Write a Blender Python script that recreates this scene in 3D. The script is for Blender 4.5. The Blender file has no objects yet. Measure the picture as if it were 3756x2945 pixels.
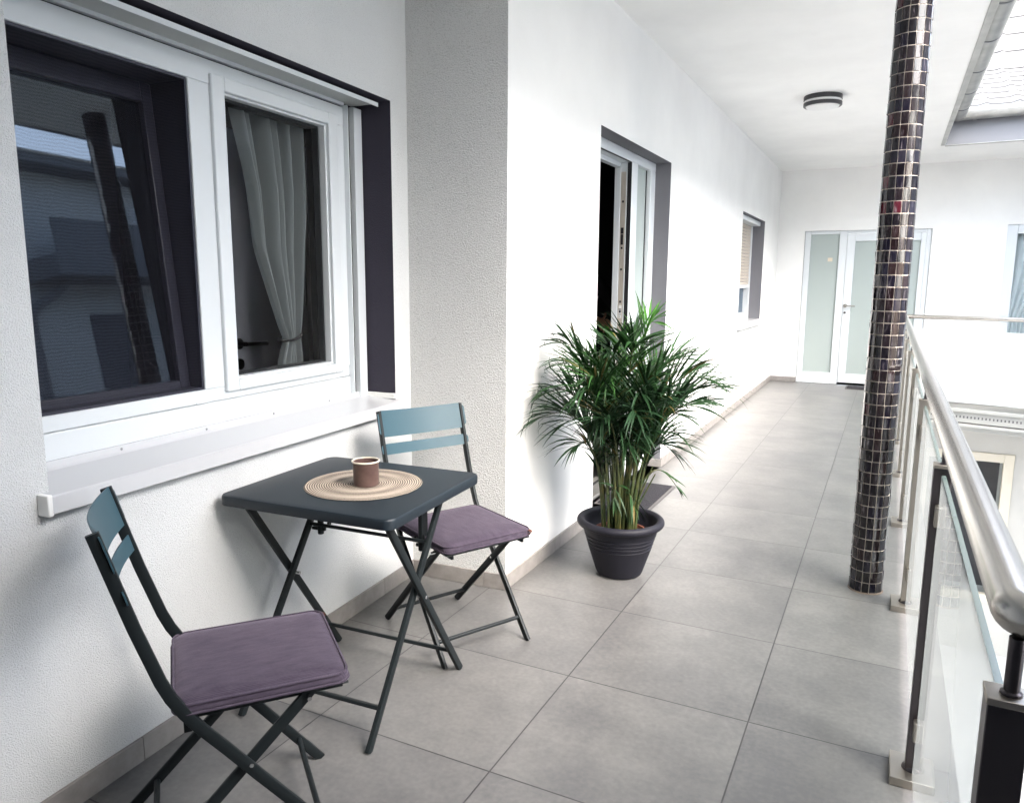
import bpy, bmesh, math, random
from mathutils import Vector, Matrix
random.seed(7)
R = math.radians
scene = bpy.context.scene
COL = scene.collection

# ------------------------------------------------------------------ camera
yaw, pitch, roll = 0.46384322, 0.15940791, 0.00636026
cam_d = bpy.data.cameras.new("Camera")
cam = bpy.data.objects.new("Camera", cam_d)
COL.objects.link(cam)
f = Vector((-math.sin(yaw) * math.cos(pitch), math.cos(yaw) * math.cos(pitch), -math.sin(pitch)))
r = Vector((math.cos(yaw), math.sin(yaw), 0))
u = r.cross(f)
r2 = math.cos(roll) * r + math.sin(roll) * u
u2 = -math.sin(roll) * r + math.cos(roll) * u
cam.matrix_world = Matrix(((r2.x, u2.x, -f.x, 0), (r2.y, u2.y, -f.y, 0), (r2.z, u2.z, -f.z, 1.38), (0, 0, 0, 1)))
cam_d.sensor_width = 36
cam_d.lens = 36 * 2750.5 / 3756
cam_d.clip_start = 0.05
cam_d.clip_end = 500
scene.camera = cam

# ------------------------------------------------------------------ sky, sun, exposure
SUN_EL, SUN_AZ = R(46), R(114)          # azimuth measured from +Y (the corridor) towards +X (the courtyard)
world = bpy.data.worlds.new("World")
scene.world = world
world.use_nodes = True
wn = world.node_tree
wn.nodes.clear()
wo = wn.nodes.new("ShaderNodeOutputWorld")
bg = wn.nodes.new("ShaderNodeBackground")
sky = wn.nodes.new("ShaderNodeTexSky")
sky.sky_type = 'NISHITA'
sky.sun_disc = False
sky.sun_elevation = SUN_EL
sky.sun_rotation = SUN_AZ
sky.air_density = 1.0
sky.dust_density = 4.0
hs = wn.nodes.new("ShaderNodeHueSaturation")
hs.inputs['Saturation'].default_value = 0.62
wn.links.new(sky.outputs[0], hs.inputs['Color'])
wn.links.new(hs.outputs[0], bg.inputs[0])
bg.inputs[1].default_value = 0.15
wn.links.new(bg.outputs[0], wo.inputs[0])
sun_d = bpy.data.lights.new("Sun", 'SUN')
sun_d.energy = 0.85
sun_d.angle = R(85)
sun_d.color = (1.0, 0.955, 0.89)
sun = bpy.data.objects.new("Sun", sun_d)
COL.objects.link(sun)
sdir = Vector((math.sin(SUN_AZ) * math.cos(SUN_EL), math.cos(SUN_AZ) * math.cos(SUN_EL), math.sin(SUN_EL)))
sun.rotation_euler = sdir.to_track_quat('Z', 'Y').to_euler()
sun.location = (3, 5, 12)
scene.view_settings.view_transform = 'Standard'
scene.view_settings.look = 'None'
scene.view_settings.exposure = 3.42
scene.view_settings.gamma = 1
scene.view_settings.use_curve_mapping = False
scene.cycles.use_denoising = True
scene.cycles.max_bounces = 10
scene.cycles.diffuse_bounces = 7
scene.cycles.transparent_max_bounces = 24
scene.cycles.caustics_reflective = False
scene.cycles.caustics_refractive = False


# ------------------------------------------------------------------ materials
def mat(name, col, rough=0.6, metal=0.0, spec=0.5, coat=0.0):
    m = bpy.data.materials.new(name)
    m.use_nodes = True
    b = m.node_tree.nodes["Principled BSDF"]
    b.inputs['Base Color'].default_value = (*col, 1)
    b.inputs['Roughness'].default_value = rough
    b.inputs['Metallic'].default_value = metal
    b.inputs['Specular IOR Level'].default_value = spec
    b.inputs['Coat Weight'].default_value = coat
    return m


def N(m, t):
    return m.node_tree.nodes.new(t)


def L(m, a, b):
    m.node_tree.links.new(a, b)


def P(m):
    return m.node_tree.nodes["Principled BSDF"]


def coords(m, kind='Object'):
    t = N(m, "ShaderNodeTexCoord")
    return t.outputs[kind]


def noise(m, scale, detail=3, rough=0.5, vec=None):
    n = N(m, "ShaderNodeTexNoise")
    n.inputs['Scale'].default_value = scale
    n.inputs['Detail'].default_value = detail
    n.inputs['Roughness'].default_value = rough
    L(m, vec if vec else coords(m), n.inputs['Vector'])
    return n.outputs['Fac']


def ramp(m, fac, stops):
    n = N(m, "ShaderNodeValToRGB")
    e = n.color_ramp.elements
    while len(e) < len(stops):
        e.new(0.5)
    for el, (p, c) in zip(e, stops):
        el.position = p
        el.color = (*c, 1) if len(c) == 3 else c
    L(m, fac, n.inputs[0])
    return n.outputs[0]


def bump(m, height, strength, dist):
    n = N(m, "ShaderNodeBump")
    n.inputs['Strength'].default_value = strength
    n.inputs['Distance'].default_value = dist
    L(m, height, n.inputs['Height'])
    L(m, n.outputs[0], P(m).inputs['Normal'])
    return n


def math_n(m, op, a, b=None):
    n = N(m, "ShaderNodeMath")
    n.operation = op
    for k, v in enumerate((a, b)):
        if v is None:
            continue
        if isinstance(v, (int, float)):
            n.inputs[k].default_value = v
        else:
            L(m, v, n.inputs[k])
    return n.outputs[0]


def stucco(name, col, strength, dist, scale=170):
    m = mat(name, col, 0.92, spec=0.2)
    v = coords(m)
    a = noise(m, scale, 4, 0.65, v)
    vo = N(m, "ShaderNodeTexVoronoi")
    vo.inputs['Scale'].default_value = scale * 0.9
    L(m, v, vo.inputs['Vector'])
    h = math_n(m, 'ADD', a, math_n(m, 'MULTIPLY', vo.outputs['Distance'], 0.6))
    bump(m, h, strength, dist)
    big = noise(m, 1.3, 4, 0.6, v)
    c2 = tuple(x * 0.93 for x in col)
    mx = N(m, "ShaderNodeMix")
    mx.data_type = 'RGBA'
    mx.blend_type = 'MULTIPLY'
    mx.inputs[0].default_value = 1.0
    L(m, ramp(m, big, [(0.35, c2), (0.65, col)]), mx.inputs[6])
    pit = 1.0 - 0.28 * strength * strength
    L(m, ramp(m, a, [(0.33, (pit, pit, pit)), (0.47, (1, 1, 1))]), mx.inputs[7])
    L(m, mx.outputs[2], P(m).inputs['Base Color'])
    return m


M = {}
M['stucco'] = stucco("white_stucco", (0.70, 0.715, 0.715), 0.8, 0.0045, 330)
M['stucco_rough'] = stucco("coarse_stucco", (0.68, 0.69, 0.685), 1.0, 0.0065, 190)
M['plaster'] = stucco("fine_plaster", (0.82, 0.82, 0.805), 0.22, 0.003, 220)
M['ceiling'] = stucco("ceiling_paint", (0.88, 0.88, 0.865), 0.08, 0.002, 260)
M['reveal'] = stucco("dark_reveal_paint", (0.045, 0.042, 0.058), 0.5, 0.003, 200)
M['reveal_grey'] = stucco("grey_reveal_paint", (0.175, 0.175, 0.19), 0.5, 0.003, 200)
M['cream'] = stucco("cream_render", (0.60, 0.585, 0.54), 0.4, 0.003)
M['landing'] = stucco("grey_stucco", (0.55, 0.55, 0.56), 0.5, 0.003)  # greyed to lower the bounce light from behind the camera
M['pvc'] = mat("white_window_plastic", (0.63, 0.665, 0.685), 0.32)
M['sill'] = mat("white_sill_metal", (0.52, 0.53, 0.545), 0.22)
M['rubber'] = mat("black_rubber", (0.012, 0.012, 0.014), 0.6)
M['soffit_grey'] = mat("grey_box_soffit", (0.42, 0.44, 0.43), 0.5)
M['shaded_sash'] = mat("shaded_sash_frame", (0.030, 0.030, 0.045), 0.35)  # shade behind the insect screen is put into this dark colour
M['steel'] = mat("brushed_steel", (0.54, 0.52, 0.485), 0.27, 1.0)
M['plate_steel'] = mat("dull_plate_steel", (0.40, 0.37, 0.33), 0.4, 1.0)
M['dark_steel'] = mat("darkened_steel", (0.10, 0.09, 0.095), 0.32, 1.0)  # on the near posts the dark tone stands for a dim reflection
M['zinc'] = mat("zinc_sheet", (0.40, 0.40, 0.385), 0.42, 0.75)
L(M['zinc'], ramp(M['zinc'], noise(M['zinc'], 6, 4), [(0.3, (0.33, 0.33, 0.315)), (0.7, (0.46, 0.46, 0.44))]), P(M['zinc']).inputs['Base Color'])
M['fascia'] = mat("grey_fascia", (0.17, 0.175, 0.19), 0.6)
M['powder'] = mat("dark_powder_coat", (0.009, 0.0125, 0.014), 0.48, spec=0.25)
bump(M['powder'], noise(M['powder'], 900, 2), 0.15, 0.0006)
M['slat'] = mat("lit_powder_coat", (0.034, 0.083, 0.108), 0.45)  # same paint as the chair frame, coloured lighter as if lit
bump(M['slat'], noise(M['slat'], 900, 2), 0.15, 0.0006)
M['table'] = mat("slate_powder_coat", (0.012, 0.019, 0.026), 0.45, spec=0.35)
bump(M['table'], noise(M['table'], 700, 2), 0.2, 0.0006)
M['screw'] = mat("screw_steel", (0.6, 0.6, 0.6), 0.25, 1.0)
M['leather'] = mat("brown_leather", (0.10, 0.035, 0.022), 0.6)
M['white_plastic'] = mat("white_plastic", (0.78, 0.78, 0.76), 0.4)

# corduroy cushion cloth
m = M['cord'] = mat("mauve_corduroy", (0.15, 0.115, 0.165), 0.95, spec=0.1)
P(m).inputs['Sheen Weight'].default_value = 0.3
P(m).inputs['Sheen Roughness'].default_value = 0.4
P(m).inputs['Sheen Tint'].default_value = (0.75, 0.65, 0.78, 1)
v = coords(m)
wv = N(m, "ShaderNodeTexWave")
wv.bands_direction = 'X'
wv.inputs['Scale'].default_value = 75
wv.inputs['Distortion'].default_value = 0.4
L(m, v, wv.inputs['Vector'])
mp = N(m, "ShaderNodeMapping")
mp.inputs['Scale'].default_value = (1, 0.25, 1)
L(m, v, mp.inputs['Vector'])
cl = noise(m, 60, 5, 0.7, mp.outputs[0])
L(m, ramp(m, cl, [(0.32, (0.044, 0.035, 0.052)), (0.68, (0.074, 0.060, 0.082))]), P(m).inputs['Base Color'])
bump(m, math_n(m, 'ADD', math_n(m, 'MULTIPLY', wv.outputs['Fac'], 0.5), cl), 0.5, 0.002)

# floor tiles 0.616 x 0.590, grout lines and cloudy stone
TX, TY, X0, Y0 = 0.61619, 0.59045, -1.53705, 1.71201
m = M['floor'] = mat("stone_tiles", (0.36, 0.35, 0.34), 0.42, spec=0.6)
v = coords(m)
sep = N(m, "ShaderNodeSeparateXYZ")
L(m, v, sep.inputs[0])


def grid(axis, t, o):
    a = math_n(m, 'DIVIDE', math_n(m, 'SUBTRACT', sep.outputs[axis], o), t)
    fr = math_n(m, 'FRACT', a)
    d = math_n(m, 'MINIMUM', fr, math_n(m, 'SUBTRACT', 1.0, fr))
    return math_n(m, 'MULTIPLY', d, t), math_n(m, 'FLOOR', a)


dx, ix = grid(0, TX, X0)
dy, iy = grid(1, TY, Y0)
edge = math_n(m, 'MINIMUM', dx, dy)
line = math_n(m, 'LESS_THAN', edge, 0.0022)
wnz = N(m, "ShaderNodeTexWhiteNoise")
wnz.noise_dimensions = '2D'
cmb = N(m, "ShaderNodeCombineXYZ")
L(m, ix, cmb.inputs[0])
L(m, iy, cmb.inputs[1])
L(m, cmb.outputs[0], wnz.inputs['Vector'])
off = N(m, "ShaderNodeVectorMath")
off.operation = 'SCALE'
L(m, wnz.outputs['Color'], off.inputs[0])
off.inputs['Scale'].default_value = 9.0
addv = N(m, "ShaderNodeVectorMath")
addv.operation = 'ADD'
L(m, v, addv.inputs[0])
L(m, off.outputs[0], addv.inputs[1])
n1 = noise(m, 3.2, 6, 0.68, addv.outputs[0])
n2 = noise(m, 60, 2, 0.5, addv.outputs[0])
mix = math_n(m, 'ADD', math_n(m, 'MULTIPLY', n1, 0.7), math_n(m, 'MULTIPLY', n2, 0.3))
mix = math_n(m, 'ADD', mix, math_n(m, 'MULTIPLY', math_n(m, 'SUBTRACT', wnz.outputs['Value'], 0.5), 0.09))
tile = ramp(m, mix, [(0.34, (0.094, 0.093, 0.095)), (0.5, (0.128, 0.126, 0.124)), (0.66, (0.168, 0.164, 0.158))])
mxc = N(m, "ShaderNodeMix")
mxc.data_type = 'RGBA'
L(m, line, mxc.inputs[0])
L(m, tile, mxc.inputs[6])
mxc.inputs[7].default_value = (0.032, 0.031, 0.033, 1)
L(m, mxc.outputs[2], P(m).inputs['Base Color'])
P(m).inputs['Roughness'].default_value = 0.36
hgt = math_n(m, 'MULTIPLY', math_n(m, 'MINIMUM', edge, 0.004), 150)
bump(m, hgt, 0.3, 0.0012)

m = M['skirt'] = mat("taupe_skirting_tile", (0.36, 0.325, 0.30), 0.5)
L(m, ramp(m, noise(m, 14, 5, 0.65), [(0.3, (0.20, 0.187, 0.178)), (0.7, (0.285, 0.268, 0.255))]), P(m).inputs['Base Color'])
M['joint'] = mat("dark_joint", (0.10, 0.095, 0.10), 0.8)

# clear thin glass: fresnel reflection over transparency


def glass(name, tint, ior=1.5, rough=0.0, refl=(1, 1, 1)):
    m = bpy.data.materials.new(name)
    m.use_nodes = True
    nt = m.node_tree
    nt.nodes.clear()
    o = nt.nodes.new("ShaderNodeOutputMaterial")
    t = nt.nodes.new("ShaderNodeBsdfTransparent")
    t.inputs[0].default_value = (*tint, 1)
    g = nt.nodes.new("ShaderNodeBsdfGlossy")
    g.inputs['Roughness'].default_value = rough
    g.inputs['Color'].default_value = (*refl, 1)
    fz = nt.nodes.new("ShaderNodeFresnel")
    # the same reflection from either side of a thin sheet
    ge = nt.nodes.new("ShaderNodeNewGeometry")
    mi = nt.nodes.new("ShaderNodeMapRange")
    mi.inputs[3].default_value = ior
    mi.inputs[4].default_value = 1.0 / ior
    nt.links.new(ge.outputs['Backfacing'], mi.inputs[0])
    nt.links.new(mi.outputs[0], fz.inputs['IOR'])
    mx = nt.nodes.new("ShaderNodeMixShader")
    nt.links.new(fz.outputs[0], mx.inputs[0])
    nt.links.new(t.outputs[0], mx.inputs[1])
    nt.links.new(g.outputs[0], mx.inputs[2])
    nt.links.new(mx.outputs[0], o.inputs[0])
    return m


M['glass'] = glass("clear_glass", (0.84, 0.89, 0.88), 1.5)
nt = M['glass'].node_tree
mxs = next(n for n in nt.nodes if n.type == 'MIX_SHADER')
outn = next(n for n in nt.nodes if n.type == 'OUTPUT_MATERIAL')
df = nt.nodes.new("ShaderNodeBsdfDiffuse")
df.inputs[0].default_value = (0.50, 0.525, 0.52, 1)
tl = nt.nodes.new("ShaderNodeBsdfTranslucent")
tl.inputs[0].default_value = (0.50, 0.525, 0.52, 1)
m1 = nt.nodes.new("ShaderNodeMixShader")
m2 = nt.nodes.new("ShaderNodeMixShader")
m2.inputs[0].default_value = 0.38
nt.links.new(df.outputs[0], m1.inputs[1])
nt.links.new(tl.outputs[0], m1.inputs[2])
nt.links.new(mxs.outputs[0], m2.inputs[1])
nt.links.new(m1.outputs[0], m2.inputs[2])
nt.links.new(m2.outputs[0], outn.inputs[0])
M['pane'] = glass("window_glass", (0.92, 0.94, 0.95), 1.25)
M['pane_dark'] = glass("dark_window_glass", (0.24, 0.26, 0.32), 2.05, rough=0.02, refl=(0.72, 0.85, 1.0))
M['glass_edge'] = mat("green_glass_edge", (0.085, 0.115, 0.11), 0.2)
m = M['frosted'] = mat("frosted_glass", (0.36, 0.41, 0.395), 0.3)
# insect screen: fine dark mesh that lets part of the light through
m = M['screen'] = bpy.data.materials.new("insect_screen")
m.use_nodes = True
nt = m.node_tree
nt.nodes.clear()
o = nt.nodes.new("ShaderNodeOutputMaterial")
t = nt.nodes.new("ShaderNodeBsdfTransparent")
d = nt.nodes.new("ShaderNodeBsdfDiffuse")
d.inputs[0].default_value = (0.025, 0.025, 0.032, 1)
mx = nt.nodes.new("ShaderNodeMixShader")
tc = nt.nodes.new("ShaderNodeTexCoord")
wv = nt.nodes.new("ShaderNodeTexWave")
wv.bands_direction = 'Z'
wv.inputs['Scale'].default_value = 34
wv.inputs['Distortion'].default_value = 5.0
wv.inputs['Detail'].default_value = 2
wv.inputs['Detail Scale'].default_value = 0.6
nt.links.new(tc.outputs['Object'], wv.inputs['Vector'])
mr = nt.nodes.new("ShaderNodeMapRange")
mr.inputs[3].default_value = 0.16
mr.inputs[4].default_value = 0.32
nt.links.new(wv.outputs['Fac'], mr.inputs[0])
nt.links.new(mr.outputs[0], mx.inputs[0])
nt.links.new(t.outputs[0], mx.inputs[1])
nt.links.new(d.outputs[0], mx.inputs[2])
nt.links.new(mx.outputs[0], o.inputs[0])

m = M['curtain'] = bpy.data.materials.new("sheer_curtain")
m.use_nodes = True
nt = m.node_tree
b = nt.nodes["Principled BSDF"]
b.inputs['Base Color'].default_value = (0.30, 0.325, 0.33, 1)
b.inputs['Roughness'].default_value = 0.9
tr = nt.nodes.new("ShaderNodeBsdfTranslucent")
tr.inputs[0].default_value = (0.36, 0.385, 0.39, 1)
mxs = nt.nodes.new("ShaderNodeMixShader")
mxs.inputs[0].default_value = 0.35
nt.links.new(b.outputs[0], mxs.inputs[1])
nt.links.new(tr.outputs[0], mxs.inputs[2])
thin = nt.nodes.new("ShaderNodeBsdfTransparent")
mx3 = nt.nodes.new("ShaderNodeMixShader")
mx3.inputs[0].default_value = 0.28
nt.links.new(mxs.outputs[0], mx3.inputs[1])
nt.links.new(thin.outputs[0], mx3.inputs[2])
nt.links.new(mx3.outputs[0], next(n for n in nt.nodes if n.type == 'OUTPUT_MATERIAL').inputs[0])
M['room'] = mat("room_wall_paint", (0.72, 0.70, 0.72), 0.9)
M['unlit_room'] = mat("unlit_room_black", (0.03, 0.028, 0.03), 0.9)  # near-black colour stands in for the lack of light indoors
M['room_door'] = mat("grey_room_door", (0.34, 0.345, 0.40), 0.6)
M['blind'] = mat("beige_shutter_slats", (0.50, 0.45, 0.39), 0.6)
M['mat'] = mat("dark_mat_pile", (0.024, 0.022, 0.03), 0.95)
bump(M['mat'], noise(M['mat'], 260, 3, 0.7), 1.0, 0.006)
L(M['mat'], ramp(M['mat'], noise(M['mat'], 150, 3, 0.7), [(0.4, (0.008, 0.0075, 0.011)), (0.7, (0.026, 0.024, 0.033))]), P(M['mat']).inputs['Base Color'])
M['mat_edge'] = mat("mat_rubber_edge", (0.09, 0.085, 0.085), 0.7)
M['grout'] = mat("pale_grout", (0.66, 0.58, 0.50), 0.9)
M['seal'] = mat("brown_silicone", (0.16, 0.12, 0.09), 0.7)
# mosaic: per-tile colour attribute, streaky purple-black glass
m = M['mosaic'] = mat("mosaic_glass", (0.02, 0.015, 0.03), 0.1, spec=0.5, coat=0.0)
at = N(m, "ShaderNodeAttribute")
at.attribute_name = "tile_col"
mp = N(m, "ShaderNodeMapping")
mp.inputs['Scale'].default_value = (110, 110, 14)
ad = N(m, "ShaderNodeVectorMath")
ad.operation = 'ADD'
L(m, coords(m), ad.inputs[0])
sc_ = N(m, "ShaderNodeVectorMath")
sc_.operation = 'SCALE'
sc_.inputs['Scale'].default_value = 30
L(m, at.outputs['Color'], sc_.inputs[0])
L(m, sc_.outputs[0], ad.inputs[1])
L(m, ad.outputs[0], mp.inputs['Vector'])
st = noise(m, 1.0, 4, 0.6, mp.outputs[0])
rp = ramp(m, st, [(0.50, (0, 0, 0)), (0.62, (0.08, 0.08, 0.08)), (0.74, (0.9, 0.9, 0.9))])
ml = N(m, "ShaderNodeMix")
ml.data_type = 'RGBA'
L(m, rp, ml.inputs[0])
L(m, at.outputs['Color'], ml.inputs[6])
ml.inputs[7].default_value = (0.17, 0.15, 0.165, 1)
L(m, ml.outputs[2], P(m).inputs['Base Color'])
bump(m, st, 0.3, 0.002)
# plant
m = M['leaf'] = mat("palm_leaf", (0.03, 0.085, 0.025), 0.5, spec=0.28)
at = N(m, "ShaderNodeAttribute")
at.attribute_name = "leaf_col"
L(m, at.outputs['Color'], P(m).inputs['Base Color'])
P(m).inputs['Transmission Weight'].default_value = 0.0
m = M['stem'] = mat("palm_stem", (0.14, 0.16, 0.05), 0.5)
L(m, ramp(m, noise(m, 18, 3), [(0.35, (0.022, 0.045, 0.014)), (0.62, (0.075, 0.08, 0.024)), (0.82, (0.17, 0.11, 0.03))]), P(m).inputs['Base Color'])
m = M['pot'] = mat("dark_pot_plastic", (0.008, 0.008, 0.014), 0.6, spec=0.3)
bump(m, noise(m, 350, 3), 0.35, 0.001)
M['soil'] = mat("potting_soil", (0.02, 0.014, 0.01), 1.0)
bump(M['soil'], noise(M['soil'], 90, 4), 1.0, 0.01)
M['nursery'] = mat("terracotta_nursery_pot", (0.22, 0.075, 0.045), 0.6)
m = M['straw'] = mat("woven_straw", (0.48, 0.385, 0.29), 0.85)
v = coords(m)
ln = N(m, "ShaderNodeVectorMath")
ln.operation = 'LENGTH'
L(m, v, ln.inputs[0])
rg = math_n(m, 'SINE', math_n(m, 'MULTIPLY', ln.outputs['Value'], 2 * math.pi / 0.0076))
nn = noise(m, 420, 3, 0.7, v)
L(m, ramp(m, math_n(m, 'ADD', math_n(m, 'MULTIPLY', rg, 0.5), nn), [(0.15, (0.08, 0.06, 0.046)), (0.8, (0.48, 0.41, 0.335))]), P(m).inputs['Base Color'])
bump(m, nn, 0.6, 0.001)
M['mug'] = mat("brown_enamel", (0.135, 0.075, 0.06), 0.33)
L(M['mug'], ramp(M['mug'], noise(M['mug'], 30, 3), [(0.35, (0.085, 0.050, 0.045)), (0.7, (0.125, 0.078, 0.068))]), P(M['mug']).inputs['Base Color'])
M['mug_rim'] = mat("cream_enamel", (0.70, 0.64, 0.53), 0.3)
M['lamp_ring'] = mat("anthracite_lamp", (0.03, 0.03, 0.033), 0.4)
M['opal'] = mat("opal_glass", (0.75, 0.75, 0.74), 0.35)
M['roof'] = mat("pale_roof_tile", (0.17, 0.168, 0.166), 0.5)
M['paving'] = mat("pale_paving", (0.68, 0.67, 0.65), 0.8)
M['slab_edge'] = mat("pale_metal_edge", (0.36, 0.36, 0.335), 0.5)
M['skin'] = mat("skin", (0.60, 0.30, 0.19), 0.5)
M['cloth_dark'] = mat("dark_sweater", (0.02, 0.018, 0.02), 0.95)
M['hair'] = mat("dark_hair", (0.015, 0.011, 0.01), 0.6)
M['paper'] = mat("sticker_paper", (0.62, 0.55, 0.42), 0.8)
M['strike'] = mat("strike_plate_metal", (0.58, 0.53, 0.46), 0.4, 0.3)
M['ink'] = mat("label_ink", (0.02, 0.02, 0.03), 0.6)


# ------------------------------------------------------------------ building helpers
class MB:
    """collects shapes into one mesh"""
    def __init__(s):
        s.v, s.f, s.c = [], [], {}

    def quad(s, *p):
        k = len(s.v)
        s.v += [Vector(q) for q in p]
        s.f.append(tuple(range(k, k + len(p))))

    def box(s, a, b, T=None):
        x0, y0, z0 = a
        x1, y1, z1 = b
        if x0 > x1: x0, x1 = x1, x0
        if y0 > y1: y0, y1 = y1, y0
        if z0 > z1: z0, z1 = z1, z0
        k = len(s.v)
        ps = [(x0, y0, z0), (x1, y0, z0), (x1, y1, z0), (x0, y1, z0), (x0, y0, z1), (x1, y0, z1), (x1, y1, z1), (x0, y1, z1)]
        s.v += [(T @ Vector(p)) if T else Vector(p) for p in ps]
        for q in ((0, 3, 2, 1), (4, 5, 6, 7), (0, 1, 5, 4), (1, 2, 6, 5), (2, 3, 7, 6), (3, 0, 4, 7)):
            s.f.append(tuple(k + i for i in q))
        return s

    def sweep(s, path, sect, side, closed=False, cap=True):
        """sweep a 2D section (list of (a,b)) along a path; 'side' is the fixed lateral axis of coordinate b"""
        side = Vector(side).normalized()
        path = [Vector(p) for p in path]
        n, k = len(sect), len(s.v)
        for i, p in enumerate(path):
            if closed:
                t = path[(i + 1) % len(path)] - path[i - 1]
            else:
                t = path[min(i + 1, len(path) - 1)] - path[max(i - 1, 0)]
            t.normalize()
            up = side.cross(t).normalized()
            sc = 1.0
            if 0 < i < len(path) - 1:
                t1 = (path[i] - path[i - 1]).normalized()
                sc = 1.0 / max(0.5, t1.dot(t))
            for a, b in sect:
                s.v.append(p + up * a * sc + side * b)
        m = len(path)
        for i in range(m if closed else m - 1):
            j = (i + 1) % m
            for q in range(n):
                w = (q + 1) % n
                s.f.append((k + i * n + q, k + i * n + w, k + j * n + w, k + j * n + q))
        if cap and not closed:
            s.f.append(tuple(k + q for q in reversed(range(n))))
            s.f.append(tuple(k + (m - 1) * n + q for q in range(n)))
        return s

    def tube(s, path, rad, n=12, cap=True):
        path = [Vector(p) for p in path]
        rads = rad if isinstance(rad, (list, tuple)) else [rad] * len(path)
        k = len(s.v)
        t0 = (path[1] - path[0]).normalized()
        ref = Vector((0, 0, 1)) if abs(t0.z) < 0.9 else Vector((1, 0, 0))
        a = t0.cross(ref).normalized()
        for i, p in enumerate(path):
            t = (path[min(i + 1, len(path) - 1)] - path[max(i - 1, 0)]).normalized()
            a = (a - t * a.dot(t)).normalized()
            b = t.cross(a)
            for q in range(n):
                th = 2 * math.pi * q / n
                s.v.append(p + (a * math.cos(th) + b * math.sin(th)) * rads[i])
        for i in range(len(path) - 1):
            for q in range(n):
                w = (q + 1) % n
                s.f.append((k + i * n + q, k + i * n + w, k + (i + 1) * n + w, k + (i + 1) * n + q))
        if cap:
            s.f.append(tuple(k + q for q in reversed(range(n))))
            s.f.append(tuple(k + (len(path) - 1) * n + q for q in range(n)))
        return s

    def lathe(s, prof, c=(0, 0, 0), n=48, close=False):
        k = len(s.v)
        c = Vector(c)
        for rr, z in prof:
            for q in range(n):
                th = 2 * math.pi * q / n
                s.v.append(c + Vector((rr * math.cos(th), rr * math.sin(th), z)))
        m = len(prof)
        for i in range(m if close else m - 1):
            j = (i + 1) % m
            for q in range(n):
                w = (q + 1) % n
                s.f.append((k + i * n + q, k + i * n + w, k + j * n + w, k + j * n + q))
        return s

    def disc(s, rad, c, n=48, up=True):
        k = len(s.v)
        s.v += [Vector(c) + Vector((rad * math.cos(2 * math.pi * q / n), rad * math.sin(2 * math.pi * q / n), 0)) for q in range(n)]
        s.f.append(tuple(range(k, k + n)) if up else tuple(reversed(range(k, k + n))))
        return s

    def prism(s, pts, z0, z1):
        k, n = len(s.v), len(pts)
        s.v += [Vector((x, y, z0)) for x, y in pts] + [Vector((x, y, z1)) for x, y in pts]
        s.f.append(tuple(reversed(range(k, k + n))))
        s.f.append(tuple(range(k + n, k + 2 * n)))
        for q in range(n):
            w = (q + 1) % n
            s.f.append((k + q, k + w, k + n + w, k + n + q))
        return s

    def move(s, T):
        s.v = [T @ p for p in s.v]
        return s

    def build(s, name, material, parent=None, bevel=0, smooth=False, seg=2, T=None):
        me = bpy.data.meshes.new(name)
        W = T or Matrix()
        if parent is not None:
            W = parent["_inv"] @ W if isinstance(parent, dict) else INV[parent.name] @ W
        me.from_pydata([tuple(W @ p) for p in s.v], [], s.f)
        me.validate()
        bm = bmesh.new()
        bm.from_mesh(me)
        bmesh.ops.recalc_face_normals(bm, faces=bm.faces)
        bm.to_mesh(me)
        bm.free()
        o = bpy.data.objects.new(name, me)
        COL.objects.link(o)
        me.materials.append(material)
        if smooth:
            for p in me.polygons:
                p.use_smooth = True
            me.set_sharp_from_angle(angle=R(35))
        if bevel:
            b = o.modifiers.new("Bevel", 'BEVEL')
            b.width = bevel
            b.segments = seg
            b.limit_method = 'ANGLE'
            b.angle_limit = R(40)
            b.harden_normals = False
            if not smooth:
                for p in me.polygons:
                    p.use_smooth = True
                me.set_sharp_from_angle(angle=R(35))
        if parent is not None:
            o.parent = parent
            INV[o.name] = INV[parent.name]
        else:
            INV[o.name] = Matrix()
        return o


INV = {}


def tag(o, label=None, cat=None, group=None, kind=None):
    if label: o['label'] = label
    if cat: o['category'] = cat
    if group: o['group'] = group
    if kind: o['kind'] = kind
    return o


def empty(name, loc=(0, 0, 0), rz=0.0, label=None, cat=None, group=None):
    """an Empty at a thing's base; meshes built under it in world coordinates are made local to it"""
    o = bpy.data.objects.new(name, None)
    o.empty_display_size = 0.1
    o.location = loc
    o.rotation_euler = (0, 0, rz)
    COL.objects.link(o)
    INV[o.name] = (Matrix.Translation(loc) @ Matrix.Rotation(rz, 4, 'Z')).inverted()
    return tag(o, label, cat, group)


def local_empty(name, label=None, cat=None, group=None):
    """an Empty whose meshes are built in its own coordinates and which is moved afterwards"""
    o = empty(name, (0, 0, 0), 0, label, cat, group)
    return o


def mb():
    return MB()


def rrect(x0, y0, x1, y1, rad, n=5):
    pts = []
    for cx, cy, a in ((x1 - rad, y0 + rad, -90), (x1 - rad, y1 - rad, 0), (x0 + rad, y1 - rad, 90), (x0 + rad, y0 + rad, 180)):
        for i in range(n + 1):
            th = R(a + 90 * i / n)
            pts.append((cx + rad * math.cos(th), cy + rad * math.sin(th)))
    return pts


def smooth_path(pts, n=6):
    """Catmull-Rom through 3D points"""
    pts = [Vector(p) for p in pts]
    out = []
    for i in range(len(pts) - 1):
        p0, p1, p2, p3 = pts[max(i - 1, 0)], pts[i], pts[i + 1], pts[min(i + 2, len(pts) - 1)]
        for k in range(n):
            t = k / n
            out.append(0.5 * ((2 * p1) + (p2 - p0) * t + (2 * p0 - 5 * p1 + 4 * p2 - p3) * t * t + (3 * p1 - p0 - 3 * p2 + p3) * t ** 3))
    out.append(pts[-1])
    return out


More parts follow.
